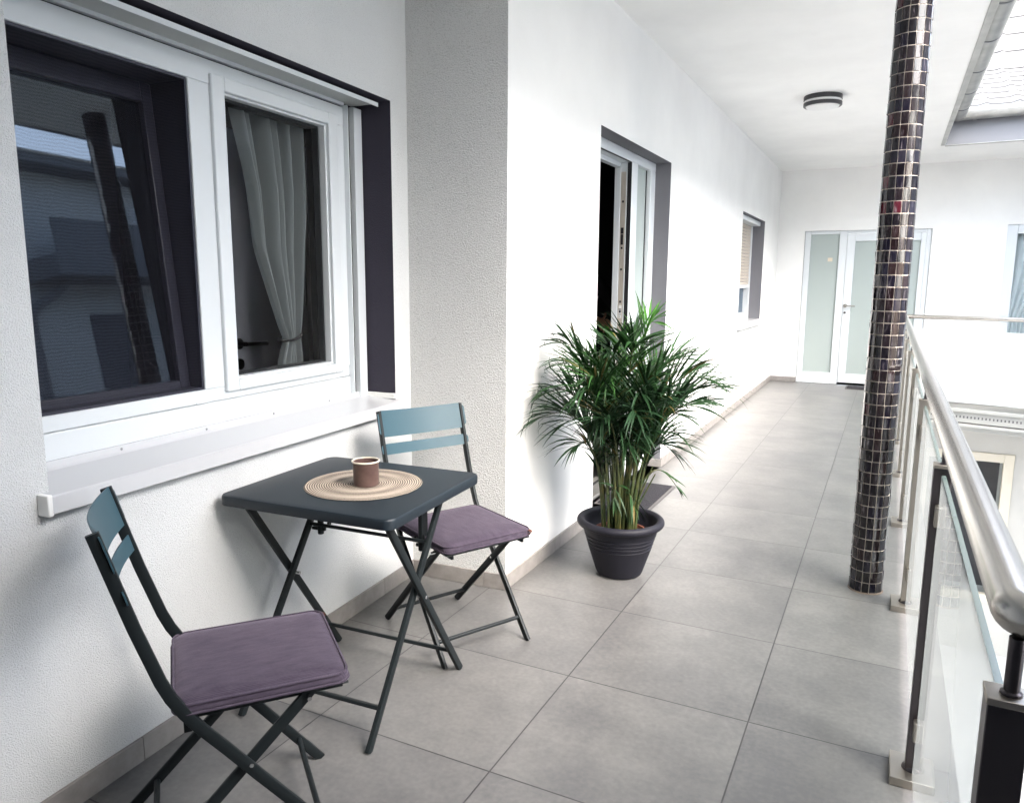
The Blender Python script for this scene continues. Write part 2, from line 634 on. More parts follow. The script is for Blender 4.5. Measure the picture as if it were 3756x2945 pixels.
def wall_mesh(a0, a1, z0, z1, openings, fn, thick):
    """wall sheet with openings: fn(a, d, z) -> world point, d = 0 at the face, d = thick at the back"""
    b = mb()
    As = sorted({a0, a1, *[x for o in openings for x in (o[0], o[1])]})
    Zs = sorted({z0, z1, *[x for o in openings for x in (o[2], o[3])]})
    for i in range(len(As) - 1):
        for j in range(len(Zs) - 1):
            am, zm = (As[i] + As[i + 1]) / 2, (Zs[j] + Zs[j + 1]) / 2
            if any(o[0] < am < o[1] and o[2] < zm < o[3] for o in openings):
                continue
            for dd in (0, thick):
                b.quad(fn(As[i], dd, Zs[j]), fn(As[i + 1], dd, Zs[j]), fn(As[i + 1], dd, Zs[j + 1]), fn(As[i], dd, Zs[j + 1]))
    for (p, q, rr, ss) in ((a0, a1, z0, z0), (a0, a1, z1, z1), (a0, a0, z0, z1), (a1, a1, z0, z1)):
        if rr == ss:
            b.quad(fn(p, 0, rr), fn(q, 0, rr), fn(q, thick, rr), fn(p, thick, rr))
        else:
            b.quad(fn(p, 0, rr), fn(p, 0, ss), fn(p, thick, ss), fn(p, thick, rr))
    return b


def reveal_mesh(o, fn, d0, d1, bottom=True, e=0.0):
    b = mb()
    a0, a1, z0, z1 = o
    b.quad(fn(a0 + e, d0, z0), fn(a0 + e, d0, z1), fn(a0 + e, d1, z1), fn(a0 + e, d1, z0))
    b.quad(fn(a1 - e, d0, z0), fn(a1 - e, d0, z1), fn(a1 - e, d1, z1), fn(a1 - e, d1, z0))
    b.quad(fn(a0, d0, z1 - e), fn(a1, d0, z1 - e), fn(a1, d1, z1 - e), fn(a0, d1, z1 - e))
    if bottom:
        b.quad(fn(a0, d0, z0 + e), fn(a1, d0, z0 + e), fn(a1, d1, z0 + e), fn(a0, d1, z0 + e))
    return b


def frame_boxes(b, a0, a1, z0, z1, w, d0, d1, T, wb=None, wl=None, wr=None):
    """four butted bars round the opening a0..a1, z0..z1 (outer); local axes x=along, y=outward, z=up"""
    wb = w if wb is None else wb
    wl = w if wl is None else wl
    wr = w if wr is None else wr
    b.box((a0, d0, z0), (a0 + wl, d1, z1), T)
    b.box((a1 - wr, d0, z0), (a1, d1, z1), T)
    b.box((a0 + wl, d0, z1 - w), (a1 - wr, d1, z1), T)
    b.box((a0 + wl, d0, z0), (a1 - wr, d1, z0 + wb), T)
    return b


# frames of reference: window wall (x along the wall away from the camera, y outward, z up)
AW = R(3.5)
TW = Matrix(((-math.sin(AW), math.cos(AW), 0, -1.845), (math.cos(AW), math.sin(AW), 0, 1.3), (0, 0, 1, 0), (0, 0, 0, 1)))
XC = -1.465                                                                  # corridor wall plane
TC = Matrix(((0, 1, 0, XC), (1, 0, 0, 0), (0, 0, 1, 0), (0, 0, 0, 1)))        # x = world Y, y = outward (+X)
YF = 11.15                                                                   # far wall plane
TF = Matrix(((1, 0, 0, 0), (0, -1, 0, YF), (0, 0, 1, 0), (0, 0, 0, 1)))       # x = world X, y = outward (-Y)
CE = 2.88
LOW = -3.1


def fnT(T):
    return lambda a, d, z: T @ Vector((a, -d, z))


# ------------------------------------------------------------------ setting: ground, floor, ceiling
b = mb()
b.box((-60, -60, LOW - 0.2), (60, 60, LOW))
tag(b.build("ground", M['paving']), kind='structure')
# gallery floor slab: along the corridor, the near landing and the far wing
b = mb()
FE = 0.27
b.quad((-4.6, -2.7, 0), (FE, -2.7, 0), (FE, 10.05, 0), (-4.6, 10.05, 0))
b.quad((FE, -2.7, 0), (5.2, -2.7, 0), (5.2, 0.86, 0), (FE, 0.86, 0))
b.quad((-4.6, 10.05, 0), (5.2, 10.05, 0), (5.2, 13.5, 0), (-4.6, 13.5, 0))
tag(b.build("floor", M['floor']), kind='structure')
b = mb()
b.box((-4.6, -2.7, -0.26), (FE - 0.003, 10.045, -0.004))
b.box((FE, -2.7, -0.26), (5.2, 0.857, -0.004))
b.box((-4.6, 10.05, -0.26), (5.2, 13.5, -0.004))
tag(b.build("floor_slab", M['slab_edge']), kind='structure')
b = mb()
EX, EYN, EYS = 0.355, 9.80, 0.62
b.box((-4.6, -2.7, CE), (EX, 13.5, CE + 0.24))
b.box((EX + 0.0005, EYN, CE), (5.2, 13.5, CE + 0.24))
b.box((EX + 0.0005, -2.7, CE), (5.2, EYS, CE + 0.24))
tag(b.build("ceiling", M['ceiling']), kind='structure')

# ------------------------------------------------------------------ the gallery house on the left
house = empty("gallery_house", (-1.9, 2.8, 0), 0, "white stucco house wing along the left with dark window reveals and an open door", "house")
WO = (-0.203, 1.41, 0.845, 2.117)
fW = fnT(TW)
b = wall_mesh(-4.2, 1.54, 0, CE, [WO], fW, 0.35)
b.build("window_wall", M['stucco'], house)
# projecting pier with a coarse side face
b = mb()
fP = lambda a, d, z: TW @ Vector((1.54 + d, a, z))
p_in, p_out = TW @ Vector((1.54, 0.0, 0)), TW @ Vector((1.54, 0.478, 0))
b.quad(p_in, p_out, p_out + Vector((0, 0, CE)), p_in + Vector((0, 0, CE)))
o = b.build("pier_side", M['stucco_rough'], house)
o['label'] = "coarse grey-white stucco side of the pier"
CO = [(3.98, 5.43, 0.0, 2.21), (8.35, 9.88, 0.895, 2.12)]
CY0 = p_out.y
fC = fnT(TC)
# the face starts exactly at the pier edge
b = wall_mesh(CY0, YF, 0, CE, CO, fC, 0.30)
b.build("corridor_wall", M['plaster'], house)


def skirting(T, a0, a1, hgt, joints, name, parent, th=0.011):
    b = mb()
    prev = a0
    for j in list(joints) + [a1]:
        b.box((prev, 0.0, 0.001), (j - 0.0018, th, hgt), T)
        prev = j
    o = b.build(name, M['skirt'], parent, bevel=0.0012)
    for j in joints:
        b = mb()
        b.box((j - 0.0021, 0.0, 0.001), (j + 0.0003, th - 0.0025, hgt - 0.001), T)
        b.build("joint", M['joint'], o)
    return o


skirting(TW, -4.2, 1.528, 0.072, [-2.4, -1.2, -0.0, 0.40, 1.275], "skirting", house)
TP = Matrix(((TW[0][1], -TW[0][0], 0, p_in.x), (TW[1][1], -TW[1][0], 0, p_in.y), (0, 0, 1, 0), (0, 0, 0, 1)))
skirting(TP, 0.0, 0.4895, 0.072, [0.375], "skirting", house)
skirting(TC, CY0 - 0.01, 3.98, 0.072, [CY0 + 0.02, 3.48], "skirting", house)
skirting(TC, 5.43, YF, 0.072, [5.53, 6.2, 6.85, 7.5, 8.15, 8.8, 9.4, 10.05, 10.7], "skirting", house)
# skirting returns into the door reveal
TRr = Matrix(((-1, 0, 0, XC + 0.011), (0, -1, 0, 5.43), (0, 0, 1, 0), (0, 0, 0, 1)))
skirting(TRr, 0.0, 0.118, 0.06, [], "skirting", house)

# ---- near window
win = empty("window", tuple(TW @ Vector((0.6, -0.16, 0.87))), 0)
win.parent = house
win.matrix_parent_inverse = INV[house.name]
win['label'] = "large two-pane window with dark reveal, shutter box and white sill"
FV = -0.16
reveal_mesh(WO, fW, 0.0005, 0.24, bottom=True).build("reveal", M['reveal'], win)
b = mb()
T = TW
# outer frame, mullion and the fixed plastic around both sashes
b.box((-0.203, FV - 0.07, 0.872), (1.300, FV, 0.966), T)                    # foot rail
b.box((-0.203, FV - 0.07, 0.9675), (1.300, FV - 0.003, 1.013), T)
b.box((-0.203, FV - 0.07, 2.006), (1.300, FV, 2.082), T)                    # head rail
b.box((-0.203, FV - 0.07, 1.013), (-0.12, FV, 2.006), T)
b.box((0.478, FV - 0.07, 1.013), (0.566, FV, 2.006), T)                     # mullion
b.box((1.246, FV - 0.07, 1.013), (1.300, FV, 2.006), T)
b.build("frame", M['pvc'], win, bevel=0.003)
b = mb()                                                                     # right sash, slightly proud
frame_boxes(b, 0.566, 1.246, 0.994, 2.040, 0.046, FV - 0.06, FV + 0.012, T, wb=0.038, wl=0.058, wr=0.060)
sash = b.build("sash", M['pvc'], win, bevel=0.004)
b = mb()
frame_boxes(b, 0.623, 1.187, 1.030, 1.996, 0.010, FV - 0.035, FV - 0.004, T)
b.build("glazing_bead", M['pvc'], sash, bevel=0.002)
b = mb()
b.quad(*[T @ Vector(q) for q in ((0.63, FV - 0.03, 1.036), (1.18, FV - 0.03, 1.036), (1.18, FV - 0.03, 1.99), (0.63, FV - 0.03, 1.99))])
b.build("pane", M['pane'], sash)
b = mb()
frame_boxes(b, 0.633, 1.177, 1.040, 1.986, 0.008, FV - 0.06, FV - 0.036, T)
frame_boxes(b, 0.52, 1.28, 0.94, 2.08, 0.10, FV - 0.10, FV - 0.072, T)
b.build("gasket", M['rubber'], sash)
# guide rail of the roller shutter: white lip, black slot, white rail
b = mb()
b.box((1.300, FV - 0.05, 0.885), (1.306, FV + 0.022, 2.09), T)
b.box((1.345, FV - 0.05, 0.866), (1.401, FV + 0.022, 2.09), T)
b.box((1.306, FV - 0.05, 0.90), (1.322, FV - 0.005, 2.09), T)
g = b.build("guide_rail", M['pvc'], win, bevel=0.002)
b = mb()
b.box((1.322, FV - 0.049, 0.868), (1.345, FV - 0.002, 2.09), T)
b.build("brush_slot", M['rubber'], g)
# shutter box
b = mb()
b.box((-0.203, FV - 0.01, 2.0995), (1.372, -0.042, 2.1035), T)
b.box((-0.203, -0.044, 2.0905), (1.373, -0.0395, 2.1038), T)
bx = b.build("shutter_box", M['soffit_grey'], win)
b = mb()
b.box((-0.203, -0.0392, 2.0880), (1.3735, -0.0355, 2.1042), T)
b.build("box_front", M['pvc'], bx)
b = mb()
b.box((-0.203, FV - 0.02, 2.082), (1.300, FV - 0.012, 2.10), T)
b.build("shutter_slot", M['rubber'], bx)
b = mb()
b.box((-0.203, FV - 0.012, 2.088), (1.300, FV + 0.006, 2.0995), T)
b.build("slot_lip", M['pvc'], bx)
# left opening: insect screen in front of a tilted sash
b = mb()
frame_boxes(b, -0.119, 0.4775, 1.0135, 2.0055, 0.008, FV - 0.27, FV - 0.006, T)  # frame deepened to keep the gap beside the sash dark
sc = b.build("screen_frame", M['shaded_sash'], win)
b = mb()
b.quad(*[T @ Vector(q) for q in ((-0.115, FV - 0.012, 1.018), (0.473, FV - 0.012, 1.018), (0.473, FV - 0.012, 2.0), (-0.115, FV - 0.012, 2.0))])
b.build("insect_screen", M['screen'], sc)
TT = T @ Matrix.Translation((0.18, FV - 0.055, 1.02)) @ Matrix.Rotation(R(5.5), 4, 'X') @ Matrix.Translation((-0.18, -(FV - 0.055), -1.02))
b = mb()
frame_boxes(b, -0.155, 0.468, 1.018, 2.0, 0.062, FV - 0.11, FV - 0.055, TT, wb=0.03, wr=0.040)
ts = b.build("tilted_sash", M['shaded_sash'], win, bevel=0.004)
b = mb()
b.quad(*[TT @ Vector(q) for q in ((-0.10, FV - 0.075, 1.04), (0.432, FV - 0.075, 1.04), (0.432, FV - 0.075, 1.95), (-0.10, FV - 0.075, 1.95))])
b.build("pane", M['pane_dark'], ts)
b = mb()
b.box((0.435, FV - 0.001, 0.968), (0.485, FV + 0.0015, 0.978), T)
b.build("drain_cap", M['pvc'], win, bevel=0.001)
# sill: sloped sheet, upstand, front lip and end caps
b = mb()


def sl(a, vv, zz):
    return T @ Vector((a, vv, zz))


s0, s1 = -0.232, 1.432
prof = [(FV + 0.001, 0.893), (FV + 0.010, 0.893), (FV + 0.012, 0.874), (FV + 0.020, 0.870), (0.030, 0.8535), (0.036, 0.850), (0.036, 0.808), (0.028, 0.808), (0.028, 0.846), (FV + 0.001, 0.862)]
i0, i1 = -0.2, 1.407
k = len(prof)
for a in (s0, s1):
    for vv, zz in prof:
        aa = a if vv > -0.002 else (i0 if a == s0 else i1)
        b.v.append(sl(aa, vv, zz))
for q in range(k):
    w = (q + 1) % k
    b.f.append((q, w, k + w, k + q))
# front strip overhanging past the opening
sill = b.build("sill", M['sill'], win, bevel=0.0)
for a0_, a1_ in ((s0 - 0.004, s0 + 0.010), (s1 - 0.010, s1 + 0.004)):
    b = mb()
    b.box((a0_, 0.0, 0.803), (a1_, 0.040, 0.858), T)
    if a0_ > 0:
        b.box((1.396, FV + 0.014, 0.862), (1.4075, 0.004, 0.886), T)
    b.build("end_cap", M['white_plastic'], sill, bevel=0.003)
for a in (-0.12, 0.13, 0.46, 0.79, 1.13):
    b = mb()
    b.tube([sl(a, FV + 0.008, 0.882), sl(a, FV + 0.0125, 0.882)], 0.004, 10)
    b.build("screw", M['screw'], sill)

# room behind the near window
room = mb()
rx0, rx1, ry0, ry1 = -1.6, 2.6, -3.0, -0.352
Rm = [(rx0, ry0), (rx1, ry0), (rx1, ry1), (rx0, ry1)]
for (xa, ya), (xb, yb) in ((Rm[0], Rm[1]), (Rm[1], Rm[2]), (Rm[3], Rm[0])):
    room.quad(T @ Vector((xa, ya, 0.01)), T @ Vector((xb, yb, 0.01)), T @ Vector((xb, yb, 2.6)), T @ Vector((xa, ya, 2.6)))
for z in (0.01, 2.6):
    room.quad(*[T @ Vector((x, y, z)) for x, y in Rm])
room.build("room_wall", M['room'], house)

# ---- corridor door
door = empty("door", (XC - 0.14, 4.7, 0), 0)
door.parent = house
door.matrix_parent_inverse = INV[house.name]
door['label'] = "open white door with a narrow frosted side pane"
T = TC
DV = -0.111
o = reveal_mesh(CO[0], fC, 0.0005, 0.32, bottom=False).build("reveal", M['reveal_grey'], door)
b = mb()
b.box((3.98, DV - 0.118, 2.15), (5.43, DV, 2.2095), T)       # head
b.box((3.98, DV - 0.07, 0.0), (4.03, DV, 2.15), T)
b.box((4.885, DV - 0.118, 0.0), (5.01, DV, 2.15), T)        # mullion
b.box((5.315, DV - 0.07, 0.0), (5.4295, DV, 2.15), T)
b.box((5.01, DV - 0.07, 0.0), (5.315, DV, 0.16), T)
dfr = b.build("frame", M['pvc'], door, bevel=0.004)
b = mb()
b.box((4.8825, DV - 0.031, 0.0), (4.885, DV - 0.0025, 2.1475), T)
b.box((4.03, DV - 0.016, 2.1475), (4.8825, DV - 0.004, 2.15), T)
b.build("gasket", M['rubber'], dfr)
b = mb()
b.box((4.881, DV - 0.038, 0.0), (4.885, DV - 0.0312, 2.145), T)
b.box((4.881, DV - 0.1175, 0.0), (4.885, DV - 0.076, 2.12), T)
b.box((4.03, DV - 0.1175, 2.12), (4.881, DV - 0.076, 2.1495), T)
jb = b.build("jamb", M['pvc'], door, bevel=0.003)
b = mb()
b.box((4.883, DV - 0.0735, 0.25), (4.885, DV - 0.0395, 2.09), T)
stp = b.build("strike_plate", M['strike'], jb, bevel=0.0008)
b = mb()
for z, hh, ww in ((1.80, 0.018, 0.008), (1.712, 0.020, 0.0095), (1.655, 0.034, 0.0085), (1.90, 0.007, 0.006), (1.60, 0.007, 0.006), (1.46, 0.007, 0.006), (1.245, 0.007, 0.006), (1.09, 0.007, 0.006), (1.03, 0.007, 0.006)):
    if z == 1.80:
        continue
    b = mb()
    b.box((4.8815, DV - 0.0565 - ww, z - hh), (4.8832, DV - 0.0565 + ww, z + hh), T)
    b.build("bolt_hole", M['rubber'], stp)
# safety label on the strike plate
b = mb()
b.box((4.8824, DV - 0.0665, 1.135), (4.8832, DV - 0.0460, 1.222), T)
lb = b.build("label_sticker", M['white_plastic'], stp)
b = mb()
b.box((4.8819, DV - 0.0655, 1.192), (4.8823, DV - 0.0475, 1.198), T)
b.box((4.8819, DV - 0.0635, 1.172), (4.8823, DV - 0.0495, 1.187), T)
b.box((4.8819, DV - 0.0625, 1.140), (4.8823, DV - 0.0615, 1.150), T)
b.box((4.8819, DV - 0.0585, 1.140), (4.8823, DV - 0.0575, 1.150), T)
b.box((4.8819, DV - 0.0545, 1.140), (4.8823, DV - 0.0535, 1.150), T)
ink = b.build("label_print", M['ink'], lb)


def text_obj(name, body, size, T, material, parent, extrude=0.0003):
    cu = bpy.data.curves.new(name, 'FONT')
    cu.body = body
    cu.size = size
    cu.extrude = extrude
    cu.align_x = 'CENTER'
    cu.align_y = 'CENTER'
    tmp = bpy.data.objects.new(name + "_tmp", cu)
    COL.objects.link(tmp)
    bpy.context.view_layer.update()
    me = bpy.data.meshes.new_from_object(tmp.evaluated_get(bpy.context.evaluated_depsgraph_get()))
    bpy.data.objects.remove(tmp)
    me.transform(INV[parent.name] @ T)
    o = bpy.data.objects.new(name, me)
    COL.objects.link(o)
    me.materials.clear()
    me.materials.append(material)
    o.parent = parent
    INV[o.name] = INV[parent.name]
    return o


# text plane: faces -Y (towards the camera), reads along +X
TXT = Matrix.Translation((XC + DV - 0.0563, 4.8820, 1.160)) @ Matrix.Rotation(R(90), 4, 'X')
text_obj("label_letters", "CE", 0.013, TXT, M['ink'], lb)
b = mb()
b.box((5.0105, DV - 0.045, 0.1605), (5.3145, DV - 0.035, 2.1495), T)
b.build("pane", M['frosted'], dfr)
b = mb()
b.box((5.3035, DV - 0.034, 0.16), (5.3148, DV - 0.030, 2.15), T)
b.build("pane_seal", M['rubber'], dfr)
b = mb()
b.box((4.03, DV - 0.20, -0.002), (4.885, DV - 0.03, 0.018), T)
th = b.build("threshold", M['zinc'], door, bevel=0.003)
b = mb()
b.box((4.03, DV - 0.145, 0.018), (4.885, DV - 0.130, 0.026), T)
b.build("threshold_seal", M['rubber'], th)
# hall behind the door, its gloom put into the wall colour
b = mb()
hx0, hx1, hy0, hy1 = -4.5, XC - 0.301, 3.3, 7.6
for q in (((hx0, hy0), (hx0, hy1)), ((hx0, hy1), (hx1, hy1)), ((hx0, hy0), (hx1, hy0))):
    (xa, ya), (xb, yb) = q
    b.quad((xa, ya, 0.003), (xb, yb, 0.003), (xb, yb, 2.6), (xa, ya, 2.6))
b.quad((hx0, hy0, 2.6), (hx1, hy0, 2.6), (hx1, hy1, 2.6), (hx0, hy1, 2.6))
b.build("hall_wall", M['unlit_room'], house)
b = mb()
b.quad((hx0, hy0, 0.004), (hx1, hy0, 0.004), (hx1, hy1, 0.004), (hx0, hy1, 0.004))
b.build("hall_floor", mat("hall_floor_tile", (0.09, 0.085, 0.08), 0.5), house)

bell = empty("doorbell", (XC, 5.75, 1.2), 0, "small white doorbell plate on the white wall just beyond the open door", "doorbell")
b = mb()
b.box((5.70, 0.0, 1.135), (5.80, 0.014, 1.245), TC)
b.build("bell_plate", M['white_plastic'], bell, bevel=0.004)
b = mb()
b.tube([TC @ Vector((5.75, 0.012, 1.175)), TC @ Vector((5.75, 0.018, 1.175))], 0.012, 14)
b.build("push_button", M['steel'], bell, smooth=True)

# ---- small window in the corridor wall
w2 = empty("window", (XC - 0.15, 9.1, 0.9), 0)
w2.parent = house
w2.matrix_parent_inverse = INV[house.name]
w2['label'] = "small window with a half lowered beige shutter"
reveal_mesh(CO[1], fC, 0.0005, 0.22, bottom=True).build("reveal", M['reveal_grey'], w2)
V2 = -0.169
b = mb()
frame_boxes(b, 8.35, 9.86, 0.93, 2.115, 0.06, V2 - 0.06, V2, T, wb=0.08)
b.box((9.06, V2 - 0.06, 1.01), (9.16, V2, 2.055), T)
f2 = b.build("frame", M['pvc'], w2, bevel=0.004)
b = mb()
b.box((9.16, V2 - 0.04, 1.01), (9.80, V2 - 0.035, 2.055), T)
b.box((8.41, V2 - 0.04, 1.01), (9.06, V2 - 0.035, 2.055), T)
b.build("pane", M['pane_dark'], f2)
b = mb()
for z in [1.35 + 0.037 * i for i in range(20)]:
    b.box((8.36, V2 + 0.012, z), (9.80, V2 + 0.020, z + 0.034), T)
b.build("shutter_curtain", M['blind'], w2, bevel=0.004)
b = mb()
b.box((8.36, V2 + 0.006, 1.31), (9.80, V2 + 0.026, 1.349), T)
b.box((9.80, V2, 0.92), (9.875, V2 + 0.03, 2.06), T)
b.build("guide_rail", M['pvc'], w2, bevel=0.002)
b = mb()
b.box((8.352, V2, 2.062), (9.86, -0.05, 2.112), T)
b.build("shutter_box", M['pvc'], w2)
b = mb()
b.box((8.30, 0.0, 0.872), (9.91, 0.045, 0.90), T)
b.box((8.352, V2 + 0.001, 0.8952), (9.878, -0.0005, 0.93), T)
b.build("sill", M['sill'], w2, bevel=0.003)
b = mb()
b.quad((XC - 0.225, 8.2, 0.85), (XC - 0.225, 10.0, 0.85), (XC - 0.225, 10.0, 2.2), (XC - 0.225, 8.2, 2.2))  # dark sheet close behind the pane in place of an unlit room
b.build("room_wall", M['unlit_room'], house)

# ------------------------------------------------------------------ far house (end wall with the double door)
far = empty("end_house", (0, YF, 0), 0, "white end wall of the gallery with frosted glass double door and curtained window", "house")
FO = [(-1.118, 0.402, 0.0, 2.07), (1.212, 3.0, 0.05, 2.10)]
fF = fnT(TF)
wall_mesh(XC, 5.2, 0, CE, FO, fF, 0.3).build("wall", M['plaster'], far)
skirting(TF, XC + 0.011, -1.118, 0.072, [], "skirting", far)
fd = empty("door", (-0.36, YF - 0.0, 0), 0)
fd.parent = far
fd.matrix_parent_inverse = INV[far.name]
T = TF
reveal_mesh(FO[0], fF, 0.0005, 0.2, bottom=False).build("reveal", M['reveal_grey'], fd)
b = mb()
b.box((-1.1175, -0.09, 0.0), (-1.042, -0.02, 2.0695), T)
b.box((-0.680, -0.09, 0.0), (-0.586, -0.02, 2.0695), T)
b.box((0.345, -0.09, 0.0), (0.4015, -0.02, 2.0695), T)
b.box((-1.042, -0.09, 2.026), (-0.680, -0.02, 2.0695), T)
b.box((-0.586, -0.09, 2.030), (0.345, -0.02, 2.0695), T)
b.box((-1.042, -0.09, 0.0), (-0.680, -0.02, 0.152), T)
ff = b.build("frame", M['pvc'], fd, bevel=0.004)
b = mb()
b.box((-1.0415, -0.06, 0.1525), (-0.6805, -0.05, 2.0255), T)
b.build("pane", M['frosted'], ff)
b = mb()
frame_boxes(b, -0.583, 0.342, 0.028, 2.026, 0.098, -0.08, -0.012, T, wb=0.125, wl=0.098, wr=0.058)
lf = b.build("leaf", M['pvc'], fd, bevel=0.005)
b = mb()
b.box((-0.4845, -0.05, 0.1535), (0.2835, -0.04, 1.9275), T)
b.build("pane", M['frosted'], lf)
b = mb()
b.tube([T @ Vector((-0.553, -0.012, 1.075)), T @ Vector((-0.553, 0.035, 1.075))], 0.012, 12)
b.tube([T @ Vector((-0.553, 0.035, 1.075)), T @ Vector((-0.43, 0.035, 1.073))], 0.009, 12)
b.tube([T @ Vector((-0.553, -0.011, 1.075)), T @ Vector((-0.553, -0.002, 1.075))], 0.025, 16)
b.build("handle", M['steel'], lf, smooth=True)
b = mb()
b.tube([T @ Vector((-0.552, -0.011, 0.982)), T @ Vector((-0.552, -0.002, 0.982))], 0.016, 14)
b.build("keyhole", M['dark_steel'], lf, smooth=True)
b = mb()
b.box((-0.815, -0.0495, 1.665), (-0.755, -0.0485, 1.715), T)
b.build("sticker", M['paper'], ff)
fw = empty("window", (1.9, YF, 0.05), 0)
fw.parent = far
fw.matrix_parent_inverse = INV[far.name]
reveal_mesh(FO[1], fF, 0.0005, 0.2, bottom=True).build("reveal", M['plaster'], fw)
b = mb()
frame_boxes(b, 1.213, 2.99, 0.051, 2.099, 0.11, -0.09, -0.02, T)
b.box((2.05, -0.09, 0.161), (2.15, -0.02, 1.989), T)
f3 = b.build("frame", M['pvc'], fw, bevel=0.004)
b = mb()
b.box((1.323, -0.06, 0.161), (2.05, -0.055, 1.989), T)
b.box((2.15, -0.06, 0.161), (2.88, -0.055, 1.989), T)
b.build("pane", M['pane'], f3)
b = mb()
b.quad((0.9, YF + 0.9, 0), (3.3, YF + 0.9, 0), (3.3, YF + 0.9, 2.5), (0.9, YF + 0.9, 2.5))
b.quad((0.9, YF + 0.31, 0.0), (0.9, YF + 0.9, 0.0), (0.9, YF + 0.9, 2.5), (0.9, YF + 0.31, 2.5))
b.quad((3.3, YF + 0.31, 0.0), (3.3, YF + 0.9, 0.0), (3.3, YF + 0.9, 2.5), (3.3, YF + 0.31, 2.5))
b.build("room_wall", M['unlit_room'], far)
b = mb()
b.box((-1.335, 0.0, 1.13), (-1.255, 0.009, 1.21), T)
ls = b.build("light_switch", M['white_plastic'], far, bevel=0.004)
b = mb()
b.box((-1.325, 0.009, 1.14), (-1.265, 0.013, 1.20), T)
b.build("rocker", M['white_plastic'], ls, bevel=0.003)
fcu = empty("curtain", (1.6, YF + 0.2, 0.1), 0, "pale grey curtain drawn aside in the far right window", "curtain")
b = mb()
for i in range(61):
    w = i / 60
    for (z, xe) in ((2.0, 2.3), (1.5, 2.05), (1.0, 1.66), (0.1, 1.58)):
        b.v.append(Vector((1.30 + (xe - 1.30) * w, YF + 0.17 + 0.02 * math.sin(w * 50), z)))
for i in range(60):
    for q in range(3):
        b.f.append((i * 4 + q, i * 4 + q + 1, i * 4 + q + 5, i * 4 + q + 4))
b.build("curtain_cloth", mat("pale_curtain", (0.62, 0.66, 0.65), 0.9), fcu, smooth=True)
# storey below: set back under the slab edge, with a dark window
LY = 10.32
fL = lambda a, d, z: Vector((a, LY + d, z))
LO = [(0.55, 1.335, -2.35, -0.70)]
wall_mesh(-2.0, 5.2, LOW, -0.262, LO, fL, 0.3).build("lower_wall", M['cream'], far)
lw = empty("window", (0.95, LY, -1.4), 0)
lw.parent = far
lw.matrix_parent_inverse = INV[far.name]
TL = Matrix(((1, 0, 0, 0), (0, -1, 0, LY), (0, 0, 1, 0), (0, 0, 0, 1)))
M['cream_frame'] = mat("cream_window_frame", (0.70, 0.64, 0.52), 0.5)
b = mb()
frame_boxes(b, 0.46, 1.44, -2.45, -0.60, 0.105, -0.06, 0.02, TL)
f4 = b.build("frame", M['cream_frame'], lw, bevel=0.004)
b = mb()
b.box((0.56, -0.05, -2.345), (1.335, -0.045, -0.705), TL)
b.build("pane", M['pane'], f4)
b = mb()
b.quad((0.3, LY + 0.31, -2.6), (1.6, LY + 0.31, -2.6), (1.6, LY + 0.31, -0.5), (0.3, LY + 0.31, -0.5))  # dark sheet behind the lower pane, standing for unlit depth
b.build("room_wall", M['unlit_room'], far)
# slab edge of the far wing: stepped metal trim with a perforated strip (runs slightly skew)
SK = R(14)
TS = Matrix.Translation((0.17, 9.86, 0)) @ Matrix.Rotation(-SK, 4, 'Z')       # x along the edge, y away from the camera
b = mb()
b.box((-0.3, 0.0, -0.045), (5.0, 0.6, -0.006), TS)
b.box((-0.3, 0.03, -0.165), (5.0, 0.6, -0.046), TS)
b.box((-0.3, -0.02, -0.205), (5.0, 0.6, -0.178), TS)
b.box((-0.3, 0.05, -0.26), (5.0, 0.6, -0.206), TS)
ed = b.build("balcony_edge", M['slab_edge'], far, bevel=0.003)
b = mb()
b.box((-0.3, 0.04, -0.1775), (5.0, 0.5, -0.1655), TS)
for i in range(90):
    b.box((0.02 + i * 0.036, 0.0275, -0.115), (0.034 + i * 0.036, 0.031, -0.090), TS)
b.build("vent_slot", M['joint'], ed)
b = mb()
b.box((-0.3, 0.55, -0.256), (5.0, 1.2, -0.008), TS)
b.build("balcony_slab", M['slab_edge'], far)

# ------------------------------------------------------------------ roofs and gutters


def roof_mesh(x0, x1, y0, z0, dirs):
    """tiled roof rising along +y from the eave: dirs = list of (pitch degrees, number of rows)"""
    b = mb()
    gauge, step, pit = 0.34, 0.018, 0.30
    nx = int((x1 - x0) / 0.025)
    y, z = y0, z0
    for pitch_d, rows in dirs:
        c, s_ = math.cos(R(pitch_d)), math.sin(R(pitch_d))
        for rw in range(rows):
            k = len(b.v)
            for (t, hgt) in ((0, step), (gauge + 0.01, 0.0)):
                for i in range(nx + 1):
                    x = x0 + (x1 - x0) * i / nx
                    ph = (x / pit) % 1.0
                    wv_ = 0.020 * math.exp(-((ph - 0.5) / 0.13) ** 2)
                    hh = hgt + wv_
                    b.v.append(Vector((x, y + c * t - s_ * hh, z + s_ * t + c * hh)))
            # small riser at the lower edge
            for i in range(nx + 1):
                p = b.v[k + i]
                b.v.append(p + Vector((0, s_ * step * 1.2, -c * step * 1.2)))
            for i in range(nx):
                b.f.append((k + i, k + i + 1, k + nx + 1 + i + 1, k + nx + 1 + i))
                b.f.append((k + 2 * (nx + 1) + i, k + 2 * (nx + 1) + i + 1, k + i + 1, k + i))
            y += c * gauge
            z += s_ * gauge
    return b


